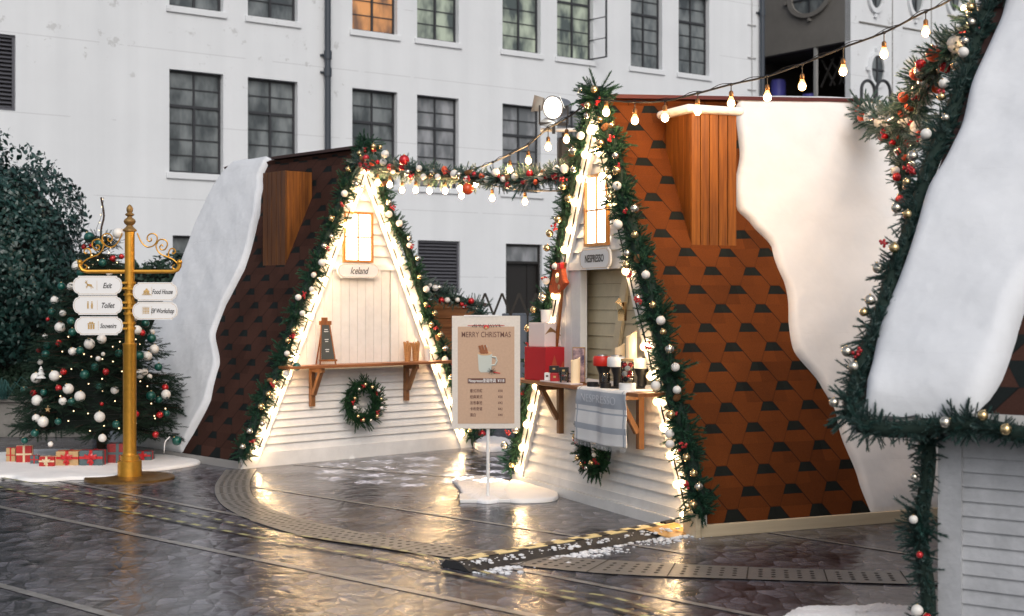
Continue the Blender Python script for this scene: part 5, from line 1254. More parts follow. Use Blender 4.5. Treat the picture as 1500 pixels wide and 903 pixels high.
# towel over the edge
xa = C2.hit(848, 600, 0, 1, 0, -.30).x; xb = C2.hit(918, 600, 0, 1, 0, -.30).x
V, Fc, MI = [], [], []; nu_, nv_ = 44, 60; Lt = .27; Lv = .40
for j in range(nv_+1):
    s = j/nv_*(Lt+Lv)
    for i in range(nu_+1):
        u = i/nu_; x = xa+(xb-xa)*u; wv = math.sin(u*11+.5)*.011+math.sin(u*23+1.2)*.004
        if s < Lt: p = (x+.004*math.sin(s*30), -.03-s, SZ2+.005+.0015*math.sin(u*20+s*40))
        else:
            q = s-Lt; p = (x+(u-.5)*.03*(q/Lv)-.012*(q/Lv), -.305-.006-min(1, q/.1)*(wv+.008)-.003*math.sin(q*30), SZ2+.003-q-.012*math.sin(u*3)*(q/Lv))
        V.append(p)
for j in range(nv_):
    s = (j+.5)/nv_*(Lt+Lv)-Lt
    for i in range(nu_):
        u = (i+.5)/nu_
        Fc.append([j*(nu_+1)+i, j*(nu_+1)+i+1, (j+1)*(nu_+1)+i+1, (j+1)*(nu_+1)+i]); g_ = .015 < s < .135 or .150 < s < .158 or .168 < s < .174 or .25 < s < .258 or .268 < s < .310 or .32 < s < .326 or (s > 0 and (.035 < u < .06 or .94 < u < .965))
        MI.append(1 if g_ else 0)
m = MB(); m.v = V; m.f = Fc; m.m = MI; tw = m.build('cloth', [MT['towel_w'], MT['towel_g']], None, smooth=True)
tr_ = thing('towel', 'white and grey striped towel with fringe hanging over the shelf edge', 'towel', C2.o, C2.a); tw.parent = tr_
so = tw.modifiers.new('Solid', 'SOLIDIFY'); so.thickness = .004; so.offset = 1
m = MB()
for i in range(64):
    u = i/63; x = xa+(xb-xa)*u+(u-.5)*.03-.012; y = -.319-math.sin(u*11+.5)*.011; z = SZ2+.003-Lv-.012*math.sin(u*3); dx, l_ = NR.randn()*.006, .028+.012*NR.rand()
    m.add([(x-.0022,y,z),(x+.0022,y,z),(x+.0018+dx,y-.002,z-l_),(x-.0018+dx,y-.002,z-l_)], [(0,1,2,3)])
m.build('fringe', MT['wax'] if False else MT['towel_w'], tr_)
text('lettering', 'NESPRESSO', .085, MT['towel_l'], tr_, ((xa+xb)/2, -.3385, SZ2-.075), off=-.0012, sx=.86*abs(xb-xa)/.50)
# stocking and stick
sp0 = C2.hit(823, 388, 0, 1, 0, -.05); t = thing('christmas_stocking', 'red and gold patterned stocking hanging on the left panel of the open hut', 'stocking', C2.w(sp0.x, -.06, sp0.z), C2.a)
prof = [(-.035,0),(.065,-.01),(.068,-.10),(.10,-.20),(.095,-.245),(.05,-.275),(-.0,-.25),(-.06,-.19),(-.085,-.165),(-.06,-.13),(-.045,-.06)]
prof = [(-x*1.9, z*.92) for x, z in prof]
m = MB(); m.prism([(a*.9-.04*(-b), b) for a, b in prof], -.03, .02); o = m.build('sock', MT['red_cloth'], t, bevel=.012); bm_fix(o.data)
m = MB(); m.box(-.135, .07, -.042, .025, -.04, .014); m.build('cuff', MT['ribbon'], t, bevel=.008)
m = MB(); m.ball((0.0,-.034,-.12), .034, 14, sc=(1,.2,1)); m.ball((.03,-.032,-.185), .022, 14, sc=(1,.2,1)); m.build('ornament_print', MT['gift_gold'], t, smooth=True)
a = C2.hit(828, 385, 0, 1, 0, -.05); b = C2.hit(811, 475, 0, 1, 0, -.05)
t = thing('wooden_strut', 'slanting orange wooden strut beside the hanging stocking', 'strut', C2.o, C2.a); m = MB(); m.bar((a.x,-.055,a.z),(b.x,-.055,SZ2+.005),.03,.02,up=(0,1,0)); m.build('strut', MT['chim_wood'], t)
# wrapped parcels / gold bow inside right of opening
t = thing('gold_ribbon', 'crumpled gold ribbon tucked behind the right garland', 'ribbon', C2.w(C2.hit(915, 450, 0, 1, 0, -.04).x, -.05, 1.45), C2.a)
m = MB(); m.box(-.07,.03,-.01,.01,.02,.16); m.add([(-.09,-.02,.16),(.0,-.03,.20),(.03,-.02,.12),(-.03,-.04,.10)], [(0,1,2,3)]); m.build('band', MT['b_gold'], t)

# ================================================================ RAMP AND SNOW PATCHES
ra, rb = gnd(672, 836), gnd(992, 778); rd = (rb-ra); rl = rd.length; rp = thing('cable_ramp', 'black rubber cable ramp edged with yellow and black tape', 'cable ramp', ra, math.atan2(rd.y, rd.x))
m = MB(); m.add([(0,-.10,.004),(rl,-.10,.004),(rl,.0,.05),(0,.0,.05),(rl,.12,.05),(0,.12,.05),(rl,.17,.004),(0,.17,.004)], [(0,1,2,3),(3,2,4,5),(5,4,6,7),(0,3,5,7),(1,6,4,2)]); m.build('ramp_body', MT['rubber'], rp)
m = MB(); ns = int(rl/.085)
for i in range(ns):
    x0, x1 = rl*i/ns, rl*(i+1)/ns; m.box(x0, x1, .012, .055, .051, .055+.002*NR.rand(), 0 if i % 3 else 1); m.box(x0+.03, x1+.03, .058, .11, .0515, .056, 0 if (i+1) % 2 else 1)
m.build('hazard_tape', [MT['yellow'], MT['tape_black']], rp)
m = MB(); m.add([(rl-.32,-.17,.008),(rl+.12,-.17,.008),(rl+.03,.0,.058),(rl-.36,.0,.056)], [(0,1,2,3)]); m.build('end_flap', MT['gold_board'], rp)
m = MB(); m.tube(smoothpath([(rl-.1,.03,.06),(rl+.1,.05,.07),(rl+.25,.12,.12)],4), .012, 8); m.tube(smoothpath([(rl-.1,.06,.06),(rl+.1,.08,.07),(rl+.25,.16,.14)],4), .012, 8); m.build('cable', MT['wire'], rp)
snow_slab('snow_mat', 'wide white snow mat under the presents and christmas tree', [gnd(*p) for p in [(-60,672),(-60,702),(15,702),(28,706),(60,707),(110,704),(160,703),(215,693),(262,687),(292,681),(285,674),(240,670),(150,664),(60,662)]], .035, 2, MT['snow'], .004)
snow_slab('snow_patch', 'ragged snow patch around the foot of the menu board', [gnd(*p) for p in [(662,706),(672,716),(678,728),(690,735),(712,739),(735,736),(744,730),(760,728),(752,712),(720,703),(690,702)]], .03, 4)
snow_slab('snow_patch', 'smooth snow patch leaning on the open hut beside the menu board', [gnd(*p) for p in [(738,722),(745,736),(775,738),(812,735),(816,726),(790,713),(762,706),(748,708)]], .035, 6, MT['snow'], .004)
snow_slab('snow_patch', 'snow patch on the paving at the bottom right corner', [gnd(*p) for p in [(1140,915),(1165,899),(1195,895),(1240,896),(1290,892),(1320,896),(1370,902),(1390,935),(1250,950)]], .03, 8)
snow_slab('snow_patch', 'small far snow patch between the two huts', [gnd(*p) for p in [(693,655),(705,662),(735,662),(752,655),(735,648),(708,647)]], .06, 9)
sc_ = MB(); rg = random.Random(3)
for i in range(1800):
    t_ = rg.random(); off = abs(rg.gauss(0, .08)); hot = .5+.5*math.sin(t_*15+1)
    if rg.random() > hot+.15: continue
    side = -1 if rg.random() < .8 else 1
    p = ra+rd*t_; nn = Vector((-rd.y, rd.x, 0)).normalized(); q = p+nn*side*(.11+off)+Vector((0,0,.004)) if rg.random() < .75 else p+nn*rg.uniform(-.15,.15)+Vector((0,0,.045))
    r = .004+.014*rg.random()**3; sc_.ball(q-ra, r, 6, sc=(1.3,1.2,.5))
o = sc_.build('snow_crumbs', MT['snow_loose'], smooth=True, loc=ra); tag(o, 'loose crumbs of snow scattered along the cable ramp', 'snow', kind='stuff')
# cable snaking out of left hut
# ================================================================ GARLANDS ON THE GABLES
def slope_path(fr, W, sg, out, y=-.10, f0=-.02, f1=.97, wob=.03, seed=0, n=13):
    r = random.Random(seed); nrm = Vector((sg*H, 0, W)).normalized(); P = []
    for k in range(n):
        f = f0+(f1-f0)*k/(n-1); p = Vector((sg*W*f, y, H*(1-f)))+nrm*(out+r.uniform(-wob, wob)); P.append(fr.w(p.x, p.y, max(.06, p.z)))
    return P
F1 = C1.m.to_3x3() @ Vector((0,-1,0)); F2 = C2.m.to_3x3() @ Vector((0,-1,0)); toc = lambda p: (Vector((0,0,1.6))-p).normalized()
KW = ['gold','champagne','white','gold','champagne','white','gold']
f1v = (F1+toc(C1.o)).normalized(); f2v = (F2+toc(C2.o)).normalized()
garland('garland', 'evergreen garland down the left slope of the dark shingled hut', slope_path(C1, WH1, -1, .05, y=-.05, seed=1), .10, .014, MT['garland_green'], decor(24, KW, 1), ('the dark shingled hut left garland', 'v'), f1v, scale=.82, berries=7, cones=3)
garland('garland', 'evergreen garland down the right slope of the dark shingled hut', slope_path(C1, WH1, 1, .05, y=-.05, seed=2), .09, .014, MT['garland_green'], decor(24, KW, 2), ('the dark shingled hut right garland', 'v'), f1v, scale=.74, berries=7, cones=2)
garland('garland', 'evergreen garland down the left slope of the orange shingled hut', slope_path(C2, WH2, -1, .06, y=-.04, seed=3), .09, .014, MT['garland_green'], decor(24, KW, 3), ('the orange shingled hut left garland', 'v'), f2v, scale=.75, berries=7, cones=2)
garland('garland', 'thick evergreen garland down the right slope of the orange shingled hut', slope_path(C2, WH2, 1, .065, y=-.02, seed=4, f1=.96), .12, .011, MT['garland_green'], decor(30, KW, 4), ('the orange shingled hut right garland', 'v'), (f2v+Vector((.2,-.3,0))).normalized(), scale=.86, berries=10, cones=3)
o = bauble(C1.w(-.98, -.22, .98), 'green', 'single dark green bauble on the left hut garland at shelf height', None, 1.2)
# swag between the two huts
a = C1.w(0, -.1, H+.02); b = C2.w(-.08, -.1, 2.82)
sw = [a.lerp(b, t) for t in (0,.12,.3,.5,.7,.88,1)]
for p, py, d in zip(sw, (236,244,252,258,262,262,246), (14.4,14,13.4,12.8,12.2,11.7,11.3)): pass
pts = [at(527,238,14.35), at(560,243,13.9), at(610,252,13.4), at(670,258,12.9), at(730,262,12.4), at(785,262,11.9), at(832,250,11.4)]
garland('garland_swag', 'frosted garland swag strung between the tops of the two huts', pts, .095, .014, MT['garland_frost'], decor(34, ['white','red','white','orange','champagne','red','white'], 5, .7, 1.15, .6), ('the swag between the two huts', 'h'), (0,-1,-.1), scale=.78, berries=8, cones=6, bs=1.05)
bauble(at(592,235,13.4), 'red', 'large shiny red bauble topping the left end of the swag', None, 1.75)
bauble(at(685,277,12.6), 'orange', 'large orange bauble hanging below the middle of the swag', None, 1.75)
bauble(at(564,226,13.7), 'white', 'white bauble standing proud above the left end of the swag', None, 1.2)
# light globes
globe_string(WH1, C1, 'row of glowing globe bulbs along both slopes of the dark shingled hut', 'light string', (-1, 1), 16, r=.035, off=-.095, y=-.07)
globe_string(WH2, C2, 'row of glowing globe bulbs along both slopes of the orange shingled hut', 'light string', (-1, 1), 16, r=.035, off=-.095, y=-.07, skip={(1,4),(1,5),(1,7),(1,8)})

def festoon(label, wire_pts, bulbs, r=.030, drop=.12, extra=None, sag=True):
    o0 = wire_pts[0].copy(); t = thing('string_lights', label, 'string lights', o0)
    m = MB(); W_ = smoothpath(wire_pts, 8); m.tube([p-o0 for p in W_], .0075, 6); m.tube([p-o0+Vector((0,.01,.012+.010*math.sin(i*.9))) for i, p in enumerate(W_)], .003, 5); m.build('wire', MT['wire'], t)
    data = None
    for (p, wp) in bulbs:
        if data is None:
            m = MB(); m.lathe([(.005,-r*1.08),(r*.55,-r*.95),(r*.9,-r*.5),(r,0),(r*.92,r*.5),(r*.62,r*1.15),(r*.42,r*1.6)], 16)
            b = m.build('bulb', MT['bulb'], t, smooth=True); data = b.data; m = MB(); m.ball((0,0,0), r*.80, 12, sc=(1,1,1.15)); fi = m.build('filament', MT['bulb_core'], b, smooth=True); fd = fi.data
            m = MB(); m.lathe([(r*.46,r*1.55),(r*.55,r*1.7),(r*.55,r*2.7),(r*.35,r*3.0),(r*.12,r*3.1)], 12); s = m.build('socket', MT['socket'], b, smooth='auto'); sd = s.data
        else:
            b = bpy.data.objects.new('bulb', data); COL.objects.link(b); b.parent = t; fi = bpy.data.objects.new('filament', fd); COL.objects.link(fi); fi.parent = b; s = bpy.data.objects.new('socket', sd); COL.objects.link(s); s.parent = b
        b.location = p-o0
        m = MB(); q = wp-p; m.tube([(0,0,r*3.05), q*1.0], .004, 5); m.ball(q, .012, 8, sc=(1.3,1,1)); m.build('pendant', MT['wire'], b)
    return t
def nearest_on(P, p):
    best = min(P, key=lambda w: abs(w.x/w.y-p.x/p.y)); return best
# 1: from the open hut up to the right
D1 = interp([(885,10.6),(1000,10.1),(1400,9.6)])
wp = [at(px, py, D1(px)) for px, py in ((872,146),(930,150),(975,148),(1022,137),(1071,124),(1124,112),(1185,90),(1235,70),(1295,48),(1350,20),(1392,0),(1450,-45))]
WP = smoothpath(wp, 10)
bl = []
for px, py in ((888,165),(930,177),(974,173),(1022,163),(1071,152),(1124,143),(1175,127),(1235,105),(1295,80),(1356,48)):
    d = D1(px); p = at(px, py, d); w = nearest_on(WP, p); bl.append((p, Vector((p.x, p.y, w.z))))
festoon('string of warm bulbs rising from the open hut to the upper right', wp, bl)
p = at(1424, 18, 9.3); festoon('short string of warm bulbs at the top right corner', [at(1395,-8,9.4), at(1424,-6,9.3), at(1480,-20,9.0)], [(p, at(1424,-5,9.3))])
# 2: from the lamp stand down to the left along the swag
D2 = interp([(530,14.0),(690,13.0),(830,11.6)])
wp = [at(px, py, D2(px)-.12) for px, py in ((866,148),(826,176),(803,188),(774,212),(747,226),(722,238),(700,246),(674,252),(620,255),(580,253),(545,248),(530,243))]
WP = smoothpath(wp, 10); bl = []
for px, py in ((830,205),(803,216),(774,236),(747,250),(722,263),(697,270),(674,276),(652,280),(629,280),(609,279),(589,279),(571,271),(553,268)):
    p = at(px, py, D2(px)-.14); w = nearest_on(WP, p); bl.append((p, Vector((p.x, p.y, w.z))))
festoon('string of warm bulbs falling from the open hut along the swag', wp, bl, r=.029)
wp = [at(px, py, D2(px)+.5) for px, py in ((560,250),(640,262),(721,272),(769,279),(822,280))]; WP = smoothpath(wp, 10); bl = []
for px, py in ((676,287),(721,291),(769,296)):
    p = at(px, py, D2(px)+.5); w = nearest_on(WP, p); bl.append((p, Vector((p.x, p.y, w.z))))
festoon('rear string with three warm bulbs hanging lower behind the swag', wp, bl, r=.029)

# ================================================================ RIGHT SIDE GARLANDS
KR = ['red','white','champagne','white','red','champagne','orange']
pts = [at(1262,160,12.0), at(1295,178,11.2), at(1325,172,10.4), at(1345,135,9.8), at(1370,100,9.4), at(1400,68,9.1), at(1430,35,8.8), at(1462,-5,8.5), at(1500,-50,8.2)]
garland('garland_swag', 'frosted garland rising from the orange hut to the upper right corner', pts, .12, .0105, MT['garland_frost'], decor(64, KR, 6, .8, 1.5, .9), ('the swag at the upper right', 'h'), (-.1,-1,0), scale=.95, berries=8, cones=4, bs=1.25)
bauble(at(1390,58,8.95), 'white', 'extra large glowing white bauble on the upper right swag', None, 1.7) if False else None
bauble(at(1455,22,8.5), 'white', 'extra large white bauble at the top right corner', None, 1.6)
bauble(at(1293,200,11.0), 'red', 'shiny red bauble hanging at the far corner of the orange hut', None, 1.35)
pts = [at(1290,180,11.0), at(1310,205,10.6), at(1325,235,10.2), at(1322,265,10.0), at(1332,300,9.9), at(1345,330,9.8)]
garland('garland', 'frosted garland hanging down behind the far corner of the orange hut', pts, .085, .013, MT['garland_frost'], decor(22, KR, 7, .7, 1.3, .9), ('the garland behind the orange hut corner', 'v'), (-.1,-1,0), scale=.75, berries=5)
pts = [at(1322,180,10.0), at(1350,200,9.6), at(1372,205,9.2), at(1385,170,8.9)]
garland('garland', 'frosted garland looped low between the swag and the right hut rake', pts, .085, .013, MT['garland_frost'], decor(20, KR, 8, .8, 1.3, .9), ('the looped garland by the right hut', 'h'), (-.1,-1,0), scale=.75, berries=4)
# along rake of third hut
def r3(yy, dx=0, dz=0): return C3.w(EX-.06+dx, EY+yy, EZ+SLP*yy+dz)
KD = ['champagne','white','champagne','gold']
pts = [r3(-.02,-.02,-.02), r3(.15,-.05), r3(.35,-.03,.02), r3(.6,-.05), r3(.85,-.04), r3(1.1,-.06), r3(1.35,-.04), r3(1.65,-.04), r3(1.95,-.05), r3(2.25,-.04)]
f3 = (C3.m.to_3x3() @ Vector((-.3,-1,.2))).normalized()
garland('garland', 'dark evergreen garland climbing the roof edge of the right hut', pts, .09, .010, MT['garland_dim'], decor(20, KD, 9, .75, 1.05, .7), ('the right hut roof edge garland', 'h'), f3, kind='g', scale=.64, berries=5, bs=.9)
pts = [C3.w(x, EY-.06+.02*math.sin(x*6), EZ-.07+.02*math.sin(x*9)) for x in (EX-.02, -.15, 0, .2, .4, .6, .9, 1.3, 1.8, 2.4, 3.1)]
garland('garland', 'dark evergreen garland along the eave of the right hut', pts, .08, .010, MT['garland_dim'], [(.135,'champagne',.95,.0),(.18,'gold',.9,-.6),(.215,'gold',.95,-.1),(.4,'white',1,0),(.6,'gold',1,.2),(.8,'champagne',1,-.2)], ('the eave garland of the right hut', 'h'), f3, kind='g', scale=.56, bs=.9)
pts = [C3.w(-.06+.02*math.sin(z*9), -.04, z) for z in (1.02,.9,.75,.6,.45,.3,.15,.04)]
garland('garland', 'frost tipped garland hanging down the corner post of the right hut', pts, .07, .010, MT['garland_dim'], [(.45,'white',.7,-.3),(.62,'red',.6,-.6),(.88,'white',.95,0),(.9,'red',.8,-.8),(.25,'champagne',.6,.2)], ('the right hut corner post garland', 'v'), f3, kind='g', scale=.6, bs=.9)
ld = thing('led_string', 'row of slim warm lit tubes hidden along the right hut roof edge', 'light string', C3.o, C3.a)
for (px, py) in ((1434,153),(1416,192),(1403,238),(1387,262),(1366,320),(1353,355)):
    q = C3.hit(px, py, 1, 0, 0, EX-.05); m = MB(); m.tube([(0,0,-.035),(0,.035,.035)], .010, 8); m.build('tube', MT['led'], ld, loc=(EX-.08, q.y-.02, q.z))
# warm lamps buried in the upper right swag
wl = thing('light_string', 'cluster of warm glowing bulbs buried in the upper right swag', 'light string', at(1430,35,8.7)); dta = None
for (px, py, d) in ((1412,12,8.7),(1428,42,8.65),(1442,30,8.55),(1450,8,8.4),(1462,45,8.5),(1436,70,8.8),(1415,58,8.8),(1455,70,8.7)):
    m = MB(); m.ball((0,0,0), .022, 12); b = m.build('bulb', MT['globe'], wl, smooth=True, loc=at(px, py, d)-wl.location); m = MB(); m.ball((0,0,0), .016, 10); m.build('filament', MT['globe_core'], b, smooth=True)
# kiosk garland
pts = [at(604,408,15.9), at(625,422,16.5), at(650,432,16.8), at(675,440,16.8), at(692,448,16.8), at(706,452,16.8)]
garland('garland', 'frosted garland arching over the small wooden kiosk', pts, .10, .017, MT['garland_frost'], decor(16, ['white','red','white','champagne'], 10, .8, 1.3), ('the garland over the wooden kiosk', 'h'), (0,-1,0), scale=.85, berries=4)
pts = [at(703,455,16.7), at(708,500,16.7), at(705,560,16.7), at(708,625,16.6), at(702,645,16.4)]
garland('garland', 'frosted garland down the right edge of the wooden kiosk', pts, .09, .017, MT['garland_frost'], [(.9,'red',1.6,0),(.3,'white',1.0,0)], ('the garland beside the wooden kiosk', 'v'), (0,-1,0), scale=.85)
pts = [at(777,470,12.9), at(770,500,12.9), at(778,540,12.9), at(772,570,12.8)]

# ================================================================ CHRISTMAS TREE
TB = Vector((at(148, 600, 14.4).x, 14.4, 0)); tree = thing('christmas_tree', 'full dark fir christmas tree with white, green and red baubles', 'tree', TB)
TH = at(0, 352, 14.4).z; RB = .86
m = MB(); m.tube([(0,0,0),(0,0,TH-.1)], [.05,.012], 8); m.tube(smoothpath([(0,0,TH-.15),(.0,0,TH+.1),(.03,0,TH+.25),(.0,0,TH+.44)],4), .010, 6); m.build('trunk', MT['bark'], tree)
pl = []; br = MB(); nb_ = 290
for i in range(nb_):
    f = (i+.5)/nb_; z = .36+(TH-.36)*f
    f = (z-.36)/(TH-.36); Rr = (RB*(1-f)**.85+.06)*(1+.12*math.sin(i*1.7)+.1*NR.randn()*.6); a = i*2.39996+NR.randn()*.15
    if Rr*math.sin(a) > .3*RB and f < .9 and NR.rand() < .35: continue
    dr = -.06-.14*(1-f) + .1*NR.randn()*.5; u = Vector((math.cos(a), math.sin(a), 0)); ns_ = max(3, int(Rr/.045)); prev = None
    Rr = min(Rr, .80)
    if f > .93: dr = .9
    br.tube([(0,0,z),(u.x*Rr*.6, u.y*Rr*.6, z+dr*Rr*.35),(u.x*Rr, u.y*Rr, z+dr*Rr*.7+.05*Rr)], [.008,.005,.003], 5)
    for k in range(ns_):
        s = .22+.78*(k+1)/ns_; p = Vector((u.x*Rr*s, u.y*Rr*s, z+dr*Rr*s*.65)); sd = Vector((-u.y, u.x, 0))
        for q in (-1, 1): pl.append((p, u*.75+sd*q*(.75+.3*NR.rand())+Vector((0,0,-.25+.3*NR.randn())), (.75+.45*NR.rand())*(.6+.4*(1-f))))
    pl.append((Vector((u.x*Rr, u.y*Rr, z+dr*Rr*.66)), u+Vector((0,0,.15)), .9*(.6+.4*(1-f))))
for k in range(5): a = k*1.26; pl.append((Vector((0,0,TH-.05)), Vector((math.cos(a)*.7, math.sin(a)*.7, 1)), 1.1))
br.build('branch', MT['bark'], tree); foliage('needles', pl, MT['tree_green'], tree, 't')
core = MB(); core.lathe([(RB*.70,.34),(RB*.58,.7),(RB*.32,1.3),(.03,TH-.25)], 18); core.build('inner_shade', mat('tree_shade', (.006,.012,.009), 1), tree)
def tree_pt(px, py, push=0.0):
    """point on the near side of the crown seen at this pixel"""
    d = 13.4
    for _ in range(6):
        p = at(px, py, d); f = (p.z-.18)/(TH-.18); Rr = max(.05, RB*max(0, 1-f)**.85+.06)
        x = p.x-TB.x; d = TB.y-math.sqrt(max(0, Rr*Rr-x*x))-push
    return at(px, py, d)
W_ = [(114,391,9),(80,440,6),(88,480,8),(92,459,5),(131,504,8),(149,497,7),(106,515,6),(144,526,4),(151,519,3),(59,531,4),(53,554,8),(80,551,8),(100,570,8),(117,581,8),(168,572,6),(54,587,8),(92,588,6),(53,613,6),(63,618,8),(146,611,8),(150,642,6),(74,651,4),(201,484,7),(226,512,7),(216,522,7),(205,548,7),(212,545,5),(219,552,4),(243,578,7),(173,342,8),(197,465,6),(66,493,4),(222,487,5),(104,420,6),(160,400,5),(130,448,5)]
G_ = [(131,348,8),(146,357,7),(76,458,6),(104,471,6),(106,487,6),(69,507,6),(67,519,6),(117,514,6),(139,538,6),(124,549,7),(145,566,5),(174,518,6),(105,589,6),(36,572,6),(64,575,5),(51,635,6),(85,618,5),(170,622,6),(213,474,6),(222,496,7),(204,521,7),(232,538,6),(221,580,7),(233,586,5),(244,606,5),(259,646,7),(36,646,5),(90,420,6),(118,400,6),(150,385,6)]
R_ = [(165,379,5),(86,503,5),(57,513,4),(93,545,5),(86,569,5),(49,576,5),(155,545,5),(208,488,5),(242,568,5),(234,608,5),(199,607,5),(228,637,5),(133,500,3),(70,468,3),(88,473,3),(149,592,3),(123,362,4),(133,360,3),(178,376,4)]
def zone(px, py): return ('upper' if py < 470 else 'middle' if py < 570 else 'lower')+' '+('left' if px < 110 else 'centre' if px < 180 else 'right')
for lst, kd in ((W_, 'white'), (G_, 'green'), (R_, 'red')):
    for (px, py, r) in lst:
        p = tree_pt(px, py, .02); s = (r*p.y/F)/{'white':.033,'green':.034,'red':.030}[kd]
        z = zone(px, py); bauble(p, kd, f'{kd} bauble on the {z} of the christmas tree', f'{kd} baubles on the {z} of the christmas tree', s)
fl = thing('fairy_lights', 'tiny warm fairy lights wound through the christmas tree', 'fairy lights', TB)
m = MB(); m.ball((0,0,0), .0065, 8); data = None
m2 = MB(); prevp = None; wpts = []
for i in range(80):
    py = 345+ (i/80)*290; hw = 12+(py-345)/290*95; px = 148+NR.uniform(-1,1)*hw; p = tree_pt(px, py, .0)-TB; wpts.append(p)
    if data is None: b = m.build('bulb', MT['fairy'], fl, smooth=True); data = b.data
    else: b = bpy.data.objects.new('bulb', data); COL.objects.link(b); b.parent = fl
    b.location = p
for a in range(7): m2.tube(smoothpath([(.03,-.01,TH+.44),(.01,-.02,TH+.25),(-.04,-.03,TH+.1),(-.02,-.05,TH-.05)],5), .0025, 5) if a == 0 else None
wv_ = sorted(wpts, key=lambda p: -p.z); m2 = MB(); m2.tube(smoothpath([Vector((.03,-.01,TH+.44)), Vector((.01,-.02,TH+.25)), Vector((-.04,-.03,TH+.1)), Vector((-.02,-.05,TH-.05))], 4)+wv_, .002, 4)
m2.build('wire', MT['wire'], fl)
for k in range(5):
    b = bpy.data.objects.new('bulb', data); COL.objects.link(b); b.parent = fl; b.location = (.02-.01*k, -.01, TH+.42-.08*k); b.scale = (.7,.7,.7)
for (px, py) in ((70,600),(60,547)):
    p = tree_pt(px, py, .03); m = MB()
    if py == 600:
        P_ = [(math.cos(PI/2+PI*k/5)*(.03 if k % 2 == 0 else .013), math.sin(PI/2+PI*k/5)*(.03 if k % 2 == 0 else .013)) for k in range(10)]; m.prism(P_, -.004, .004); o = m.build('star_ornament', MT['gift_gold'], loc=p); tag(o, 'small pale star ornament on the left of the tree', 'ornament')
    else: m.lathe([(.05,-.05),(.02,-.01),(.038,-.012),(.012,.03),(.025,.028),(.003,.07)], 14); o = m.build('tree_ornament', MT['ceramic'], loc=p); tag(o, 'little white tree shaped ornament on the left of the tree', 'ornament')
# presents
def present(px, py_b, w_px, h_px, mt, rib, label, dep=.8, rz=0, bow=True):
    g = gnd(px, py_b+5); w, h_ = w_px*g.y/F, h_px*g.y/F; t = thing('present', label, 'present', (g.x, g.y+w*dep/2, .035), rz, 'wrapped presents under the tree')
    m = MB(); m.box(-w/2, w/2, -w*dep/2, w*dep/2, 0, h_); m.build('box', MT[mt], t, bevel=.004)
    m = MB(); rw = w*.07; e = .003; m.box(-rw, rw, -w*dep/2-e, w*dep/2+e, -.0, h_+e); m.box(-w/2-e, w/2+e, -rw, rw, .001, h_+e*.7); m.box(-w/2-e*.5, w/2+e*.5, -w*dep/2-e*.6, -w*dep/2+.01, h_*.45, h_*.45+rw*1.6); m.build('ribbon', MT[rib], t)
    if bow:
        m = MB()
        for k, (a, L) in enumerate(((.5,.30),(2.64,.30),(.0,.26),(3.14,.26),(4.2,.26),(5.2,.26),(1.2,.2),(1.9,.2))):
            c = Vector((0, -w*dep/2-.016, h_*.52)); d_ = Vector((math.cos(a), -.12, math.sin(a))); n_ = Vector((-math.sin(a), 0, math.cos(a))); l_ = w*L
            m.add([c-n_*.004, c+n_*.004, c+d_*l_*.6+n_*w*.055, c+d_*l_*.6-n_*w*.055, c+d_*l_+n_*w*.03+Vector((0,.01,0)), c+d_*l_-n_*w*.03+Vector((0,.01,0))], [(0,1,2,3),(3,2,4,5)])
        m.ball((0,-w*dep/2-.02,h_*.52), w*.05, 10); m.build('bow', MT[rib], t)
present(98, 683, 33, 21, 'gift_gold', 'ribbon', 'gold wrapped present with a bright red bow in the middle')
present(133, 683, 34, 22, 'gift_slate', 'ribbon', 'slate blue present with a dark red bow')
present(68, 684, 22, 14, 'gift_red', 'ribbon_gold', 'small red present with a cream bow')
present(34, 678, 22, 24, 'gift_red', 'ribbon_gold', 'upright red present with cream stripes', .6, R(8), False)
present(16, 677, 14, 20, 'gift_gold', 'ribbon', 'narrow gold and red present farthest left', .8, R(-6), False)
present(50, 680, 12, 12, 'gift_slate', 'ribbon', 'little slate box between the two red presents', .8, 0, False)
present(171, 679, 30, 28, 'gift_tartan', 'gift_slate', 'tall dark red present with a slate band beside the gold post', .8, R(4), False)
present(210, 675, 23, 13, 'gift_slate', 'ribbon', 'low dark present with a red bow right of the gold post', .8, R(-5))
# cable hanging out of the left hut snow
p0 = at(243, 635, 14.0); cb2 = thing('white_cable', 'white cable drooping from the left hut snow to the ground', 'cable', gnd(240, 668)); m = MB(); q = at(249,640,13.9)-cb2.location
m.tube(smoothpath([q, q+Vector((-.04,-.03,-.05)), q+Vector((-.05,-.03,-.14)), Vector((0,0,.03))], 5), .006, 6); m.build('cord', MT['white'], cb2)

# ================================================================ CAMERA, SKY, SUN, GOBO
cam = bpy.data.cameras.new('camera'); co = bpy.data.objects.new('camera', cam); COL.objects.link(co); co.location = (0,0,CAMZ); co.rotation_euler = (PI/2,0,0)
cam.lens = F/1500*36; cam.sensor_width = 36; cam.shift_y = -(451.5-HY)/1500; cam.clip_end = 600; cam.dof.use_dof = True; cam.dof.focus_distance = 10.8; cam.dof.aperture_fstop = 2.8; cam.dof.aperture_blades = 9
S = bpy.context.scene; S.camera = co
w = bpy.data.worlds.new('World'); S.world = w; w.use_nodes = True; nt = w.node_tree; bg = nt.nodes['Background']
sky = nt.nodes.new('ShaderNodeTexSky'); sky.sky_type = 'NISHITA'; sky.sun_disc = False; sky.sun_elevation = R(38); sky.sun_rotation = R(168); sky.dust_density = 3.0; sky.ozone_density = 1.0; sky.air_density = 1.0
hs = nt.nodes.new('ShaderNodeHueSaturation'); hs.inputs['Saturation'].default_value = .50; nt.links.new(sky.outputs[0], hs.inputs['Color']); nt.links.new(hs.outputs[0], bg.inputs[0]); bg.inputs[1].default_value = SKYS
